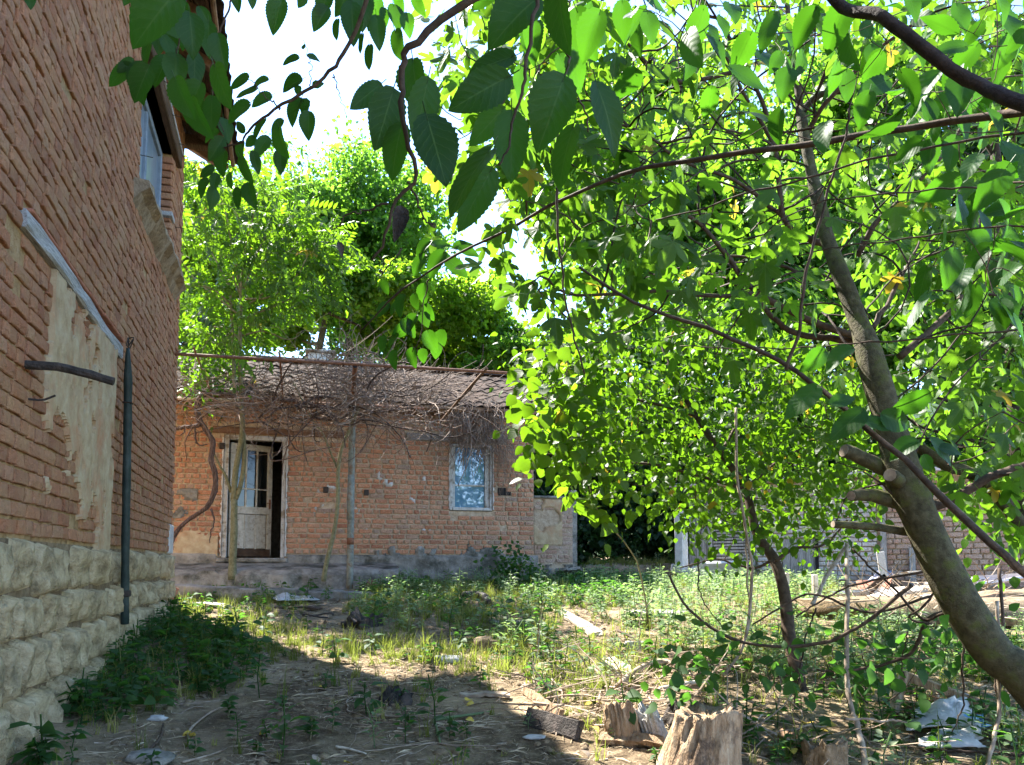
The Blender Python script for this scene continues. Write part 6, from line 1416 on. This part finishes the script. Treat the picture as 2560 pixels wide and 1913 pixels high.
slabp('wooden_board', 'wide pale board across the debris heap left of the fig trunk', [(2080, 1520), (2330, 1498), (2320, 1480), (2100, 1502)], 0, 10.4, .03, 'wood_pale', 'board', .16)
slabp('red_sheet', 'dull red sheet of metal tucked in the debris heap', [(2140, 1496), (2230, 1490), (2220, 1474), (2150, 1482)], 0, 10.6, .015, 'tile_red', 'sheet', .22)
# white rag near the kerb
def rag(name, label, pts, seed, mat, cat='cloth', lift=.03, amp=.07):
    C = [ground_pt(*p, lift) for p in pts]; n = 16; V = []
    for j in range(n):
        for i in range(n):
            a, b = i / (n - 1), j / (n - 1); p = C[0] * (1 - a) * (1 - b) + C[1] * a * (1 - b) + C[2] * a * b + C[3] * (1 - a) * b
            w = fbm(a * 4, b * 4, 0, seed, 3); f = min(a, 1 - a, b, 1 - b) * 4; V.append(p + np.array([(w - .5) * .12, (fbm(a * 3, b * 3, 0, seed + 3, 2) - .5) * .12, amp * (w - .25) * min(1, f + .3) + .01]))
    Q = [[j * n + i, j * n + i + 1, (j + 1) * n + i + 1, (j + 1) * n + i] for j in range(n - 1) for i in range(n - 1)]
    mb = MB(); mb.add(np.array(V), [np.array(Q)]); o = mb.build(name, M[mat], None, True); md = o.modifiers.new('thickness', 'SOLIDIFY'); md.thickness = .006; return setp(o, label, cat)
rag('cloth', 'crumpled white sack lying before the kerb and the pole', [(690, 1512), (795, 1510), (755, 1480), (680, 1484)], 3, 'cloth_w', amp=.12)
rag('cloth', 'white plastic sack humped before the broken chair frame', [(2270, 1840), (2440, 1850), (2420, 1780), (2290, 1780)], 5, 'cloth_w', amp=.22)
rag('cloth', 'light torn cloth below the humped white sack', [(2300, 1880), (2460, 1890), (2440, 1850), (2330, 1845)], 6, 'cloth_w', amp=.10)
rag('cloth', 'blue-white crumpled plastic right of the humped sack', [(2390, 1840), (2470, 1842), (2450, 1815), (2395, 1815)], 8, 'blue_pl', amp=.12)
rag('cloth', 'grey-blue fleece rag draped over the debris heap', [(2140, 1505), (2225, 1490), (2240, 1450), (2190, 1465)], 9, 'cloth_g', amp=.35, lift=.12)
rag('cloth', 'small blue plastic scrap under the wide pale board', [(2240, 1540), (2285, 1538), (2280, 1520), (2245, 1522)], 10, 'blue_pl', amp=.15)
rock('rubble_mound', 'low mound of earth and rubble under the debris heap', 2330, 1545, 2.9, 1.4, .30, 'earth', 29, 'mound')
rock('rubble_mound', 'smaller earth mound under the pale corrugated sheet', 2530, 1530, 1.6, 1.0, .34, 'earth', 31, 'mound')
for k, (p0, p1, w_, m_, lab) in enumerate((((2130, 1545), (2290, 1505), .16, 'wood_pale', 'pale board slanting up the left side of the debris heap'), ((2190, 1560), (2360, 1530), .10, 'wood_grey', 'grey board lying low on the front of the debris heap'), ((2330, 1500), (2480, 1482), .2, 'wood_grey', 'broad grey board high on the debris heap behind the fig trunk'), ((2380, 1560), (2560, 1535), .14, 'wood_brown', 'brown board along the right foot of the debris heap'), ((2260, 1478), (2400, 1462), .12, 'wood_pale', 'pale board at the back of the debris heap'), ((2420, 1528), (2600, 1500), .22, 'sheet', 'pale slab edge below the corrugated sheet'))):
    board('wooden_board', lab, p0, p1, w_, .035, m_, .16 + .03 * k, roll=.25 - .1 * k)
# roof tiles leaning on the plinth corner
for (u, v, lab, rr_) in ((398, 1512, 'broken ribbed red roof tile leaning on the plinth corner', .2), (415, 1518, 'flat red tile piece leaning beside the ribbed tile', -.35)):
    p = ground_pt(u, v + 14, .14); o = bpy.data.objects.new('roof_tile', tile_me.copy()); COL.objects.link(o); o.data.materials.clear(); o.data.materials.append(M['tile_red']); X = np.eye(4); X[:3, :3] = rot_z(-.9 + rr_) @ rot_x(1.15) @ rot_y(rr_); X[:3, 3] = p; o.matrix_basis = Matrix(X.tolist()); setp(o, lab, 'tile')
# ribbed hose and wire ring
P = spline([ground_pt(u, v, .06) for u, v in ((1160, 1500), (1185, 1497), (1210, 1503), (1222, 1520))], 60); mb = MB(); mb.tube(P, .045 + .007 * np.sin(np.arange(60) * 1.6), 10); setp(mb.build('ribbed_hose', M['iron'], None, True), 'dark ribbed hose end curving in the grass right of the pole', 'hose')
c = ground_pt(795, 1545, .03); mb = MB(); mb.tube([c + [math.cos(a) * .17, math.sin(a) * .15, .02 * math.sin(a * 2)] for a in np.linspace(0, 5.6, 26)], .010, 6); setp(mb.build('wire_ring', M['iron'], None, True), 'bent dark ring lying left of the rotten log remains', 'ring')
# clay pipe, sticks and springs in the heap
hp = at(2152, 1530, 9.3); hd = np.array([.45, .85, .06]); hd /= np.linalg.norm(hd)
mb = MB(); mb.tube([hp + hd * .8, hp + hd * .6, hp + hd * .3, hp], .085, 16, cap=False); mb.tube([hp, hp + hd * .3, hp + hd * .78], .07, 16, cap=False); cp = mb.build('clay_pipe', M['conc_light'], None, True); setp(cp, 'pipe with a dark round mouth at the foot of the debris heap', 'pipe')
sk = MB()
for i in range(170):
    p = ground_pt(RS.uniform(2150, 2520), RS.uniform(1490, 1590), RS.uniform(.02, .28)); wig(sk, p, np.array([RS.randn(), RS.randn(), RS.randn() * .3]), RS.uniform(.3, 1.1), RS.uniform(.004, .009), 6, .4, -.1)
setp(sk.build('brushwood', M['stick'], None, False, 'stuff'), 'heap of dry brushwood under the fig', 'brushwood')
for pts, lab in (([(2160, 1478), (2190, 1452), (2215, 1430)], 'dark plank propped in the debris heap behind the fleece rag'), ([(2210, 1440), (2205, 1400), (2200, 1370)], 'upright grey board standing in the debris heap')):
    P = pl(pts, 10.4, 10.4); mb = MB(); x = P[-1] - P[0]; L = np.linalg.norm(x); x /= L; y = np.array([0, 1., 0]); z = np.cross(x, y); z /= np.linalg.norm(z); mb.box((P[0] + P[-1]) / 2 - ZV * .05, L, .03, .10, np.stack([x, np.cross(z, x), z], 1), 0, .006); setp(mb.build('wooden_board', M['wood_dark' if 'dark' in lab else 'wood_grey'], None), lab, 'board')
sk = MB()
for i in range(190):
    p = ground_pt(RS.uniform(1330, 1800), RS.uniform(1640, 1830), RS.uniform(.01, .10)); wig(sk, p, np.array([RS.randn(), RS.randn() * .6, RS.randn() * .12]), RS.uniform(.2, .8), RS.uniform(.003, .008), 6, .35, -.05)
for i in range(60):
    p = ground_pt(RS.uniform(1700, 2150), RS.uniform(1760, 1900), RS.uniform(.01, .10)); wig(sk, p, np.array([RS.randn(), RS.randn() * .6, RS.randn() * .12]), RS.uniform(.2, .7), RS.uniform(.003, .007), 6, .35, -.05)
setp(sk.build('brushwood', M['stick'], None, False, 'stuff'), 'pale dry sticks and stalks strewn around the rotten stumps', 'brushwood')
# broken upholstered frame
chf = thing('broken_chair', 'broken wooden chair frame with bare springs under the leaning fig trunk', 'chair', tuple(at(2330, 1790, 5.1)))
def beam(p, q, Yp, Yq, w, d, nm, mat='wood_rot'):
    a, b = at(*p, Yp), at(*q, Yq); x = b - a; L = np.linalg.norm(x); x /= L; y = np.cross(ZV + .01, x); y /= np.linalg.norm(y); R = np.stack([x, y, np.cross(x, y)], 1); mb = MB(); mb.box((a + b) / 2, L, d, w, R, 0, .006); return mb.build(nm, M[mat], chf)
beam((2232, 1785), (2262, 1682), 5.1, 5.25, .055, .05, 'leg'); beam((2255, 1686), (2470, 1768), 5.3, 5.0, .055, .05, 'rail'); beam((2340, 1730), (2335, 1790), 5.3, 5.2, .05, .04, 'leg'); beam((2240, 1790), (2420, 1800), 5.1, 4.95, .04, .04, 'rail', 'wood_dark')
mb = MB()
for k in range(6):
    c0, c1 = at(2270 + k * 24, 1715 + k * 7, 5.15), at(2272 + k * 24, 1775 + k * 3, 5.1); ax_ = np.linspace(0, 1, 40); P = c0[None] * (1 - ax_)[:, None] + c1[None] * ax_[:, None] + np.stack([np.cos(ax_ * 28), np.sin(ax_ * 28), 0 * ax_], 1) * (.022 + .012 * np.abs(ax_ - .5))[:, None]; mb.tube(P, .0022, 4)
mb.build('springs', M['rust'], chf, True)
# shrub at the farmhouse corner
bush = thing('corner_bush', 'small dark green bush growing against the right foot of the farmhouse wall', 'bush', tuple(ground_pt(1285, 1480)))
bc = ground_pt(1285, 1480); mb = MB(); BCl = bc + np.array([0, .1, .35]) + RS.randn(46, 3) * np.array([.22, .12, .17]); grow([bc, bc + [0, 0, .1]], BCl, mb, .005); mb.build('stems', M['bark_olive'], bush, True)
Mx, T = cluster_leaves(BCl, 9, .07, .05, .09, .1, (-.1, -.4, .9), .5); put_leaves(bush, M['leaf_weed'], ELM_HI, ELM_LO, Mx, T, 60)
# bare arching stems in the right foreground
def stem(name, label, pts, Y0, Y1, r0, r1, mat, cat='stem'):
    mb = MB(); P = limb(mb, pts, Y0, Y1, r0, r1, 26, 7, .12); return setp(mb.build(name, M[mat], None, True), label, cat), P
stem('dead_pole', 'pale barkless dead stem rising from the bottom edge to the weeds', [(2168, 1940), (2150, 1850), (2118, 1750), (2112, 1600), (2114, 1450), (2117, 1360)], 4.1, 5.2, .017, .012, 'stick', 'pole')
stem('grey_pole', 'grey branch propped across the top of the pale dead stem', [(2030, 1510), (2060, 1440), (2090, 1395), (2120, 1362)], 5.4, 5.2, .014, .012, 'wood_grey', 'pole')
brm = thing('bramble', 'tangle of bare arching bramble stems under the elm', 'bramble', tuple(ground_pt(1700, 1640)))
for pts, Y0, Y1, r0, r1, m_ in (([(1676, 1441), (1701, 1499), (1756, 1557), (1821, 1597), (1940, 1616), (2063, 1601), (2169, 1547), (2281, 1463)], 5.2, 4.6, .008, .012, 'bark_brown'), ([(1741, 1405), (1746, 1450), (1756, 1492), (1806, 1568)], 5.5, 5., .006, .003, 'bark_brown'), ([(1836, 1020), (1841, 1100), (1854, 1245), (1875, 1390), (1875, 1445), (1857, 1608), (1806, 1690)], 5.3, 5.2, .009, .01, 'stick'), ([(1862, 1330), (1866, 1450), (1872, 1550), (1850, 1640)], 5.3, 5.2, .006, .006, 'stick'), ([(2365, 1528), (2310, 1550), (2270, 1623), (2223, 1652), (2114, 1677), (2041, 1674)], 4.7, 4.9, .016, .006, 'bark_brown'), ([(2360, 1430), (2330, 1500), (2280, 1545), (2330, 1560)], 4.6, 4.7, .008, .006, 'bark_brown'), ([(2130, 1370), (2200, 1440), (2300, 1545), (2370, 1530)], 4.9, 4.6, .006, .009, 'bark_brown'), ([(1990, 1540), (2090, 1480), (2200, 1450), (2330, 1420)], 4.9, 4.7, .006, .009, 'bark_brown'), ([(1880, 1560), (1990, 1500), (2050, 1490), (2180, 1530), (2330, 1490)], 5.1, 4.8, .006, .008, 'bark_brown'), ([(2040, 1520), (2020, 1600), (2000, 1700), (1985, 1760)], 5.0, 5.0, .006, .003, 'bark_dark'), ([(2500, 1420), (2515, 1560), (2490, 1700), (2500, 1760)], 4.5, 4.3, .01, .005, 'bark_brown'), ([(2490, 1500), (2500, 1740), (2490, 1840), (2465, 1930)], 4.4, 4.1, .009, .011, 'stick'), ([(2410, 1600), (2408, 1700), (2400, 1780), (2380, 1830)], 4.5, 4.4, .007, .003, 'bark_brown'), ([(2270, 1580), (2268, 1640), (2262, 1690)], 4.8, 4.8, .004, .003, 'bark_brown'), ([(2560, 1890), (2450, 1880), (2330, 1870)], 4.2, 4.3, .01, .005, 'bark_dark'), ([(2110, 1800), (2220, 1805), (2300, 1810)], 4.4, 4.5, .008, .004, 'stick'), ([(1230 + 400, 1500), (1600, 1560), (1600, 1640)], 5.6, 5.5, .004, .002, 'stick')):
    mb = MB(); P = limb(mb, pts, Y0, Y1, r0, r1, 24, 6, .12); mb.build('stem', M[m_], brm, True)
BP = region_pts([(1950, 1560), (2350, 1480), (2560, 1700), (2560, 1860), (2000, 1880), (1850, 1720), (1600, 1720), (1560, 1680)], 64, 4.3, 5.2)
uu, vv, _d = proj(BP); BP = BP[~((uu > 2190) & (vv > 1640) & (vv < 1880))]; BP[:, 2] = np.minimum(BP[:, 2], g(BP[:, 0], BP[:, 1]) + .55)
Mx, T = cluster_leaves(BP, 6, .10, .05, .10, .3, (0, -.4, .8), .6); mb = MB(); grow(list(np.array([ground_pt(2000, 1800), ground_pt(2300, 1850), ground_pt(1700, 1720)])), BP, mb, .003, sides=3); mb.build('twigs', M['bark_brown'], brm, True, 'stuff'); put_leaves(brm, M['leaf_weed'], ELM_HI, ELM_LO, Mx, T, 160)
# fallen leaves
yl = ovate(6, 4, .40, .04, .35, .3); mb = MB(); mb.add(yl[0], yl[1], 0, yl[2]); yme = mb.mesh('fallen_leaf', M['yellow'], None, True)
FLL = ['yellow curled leaf above the bent stick', 'small yellow leaf touching the curled one above the bent stick', 'yellow leaf in straw at the middle of the shady earth', 'small yellow leaf between the weeds on bare earth', 'yellow leaf just left of the blackened wood lump', 'yellow leaf behind the green cut stalk', 'small yellow leaf at the right end of the green cut stalk', 'yellow leaf lying under the thick green cut stalk', 'ochre leaf in the sunlit grass below the kerb', 'bright yellow leaf above the dark half-buried board', 'second bright yellow leaf right beside the dark half-buried board', 'orange-yellow leaf on the dark half-buried board', 'yellow leaf at the right end of the dark half-buried board', 'large golden leaf above the matted root stump', 'golden leaf right of the largest golden leaf', 'golden leaf just above the matted root stump', 'ochre leaf between the large stump and the root stump', 'ochre leaf left of the leaning brown board', 'yellow leaf at the bottom edge of the bare earth', 'brownish yellow leaf in the sunny straw'] 
for i, (u, v, s_) in enumerate(((470, 1845, .07), (478, 1838, .05), (795, 1725, .05), (665, 1840, .05), (945, 1718, .06), (1165, 1760, .06), (1185, 1765, .05), (1165, 1806, .05), (675, 1568, .05), (1470, 1770, .08), (1490, 1775, .07), (1385, 1808, .06), (1480, 1838, .06), (2020, 1832, .10), (2085, 1830, .09), (2050, 1850, .07), (1950, 1900, .08), (1975, 1895, .07), (860, 1915, .05), (1430, 1650, .05))):
    o = bpy.data.objects.new('fallen_leaf', yme); COL.objects.link(o); X = np.eye(4); X[:3, :3] = rot_z(i * 2.4) @ rot_x(GR.randn() * .25) @ rot_y(GR.randn() * .3) * s_ * 1.15; X[:3, 3] = ground_pt(u, v, .02 if u < 1400 else .05); o.matrix_basis = Matrix(X.tolist()); setp(o, FLL[i], 'leaf', 'yellow leaves fallen on the ground')
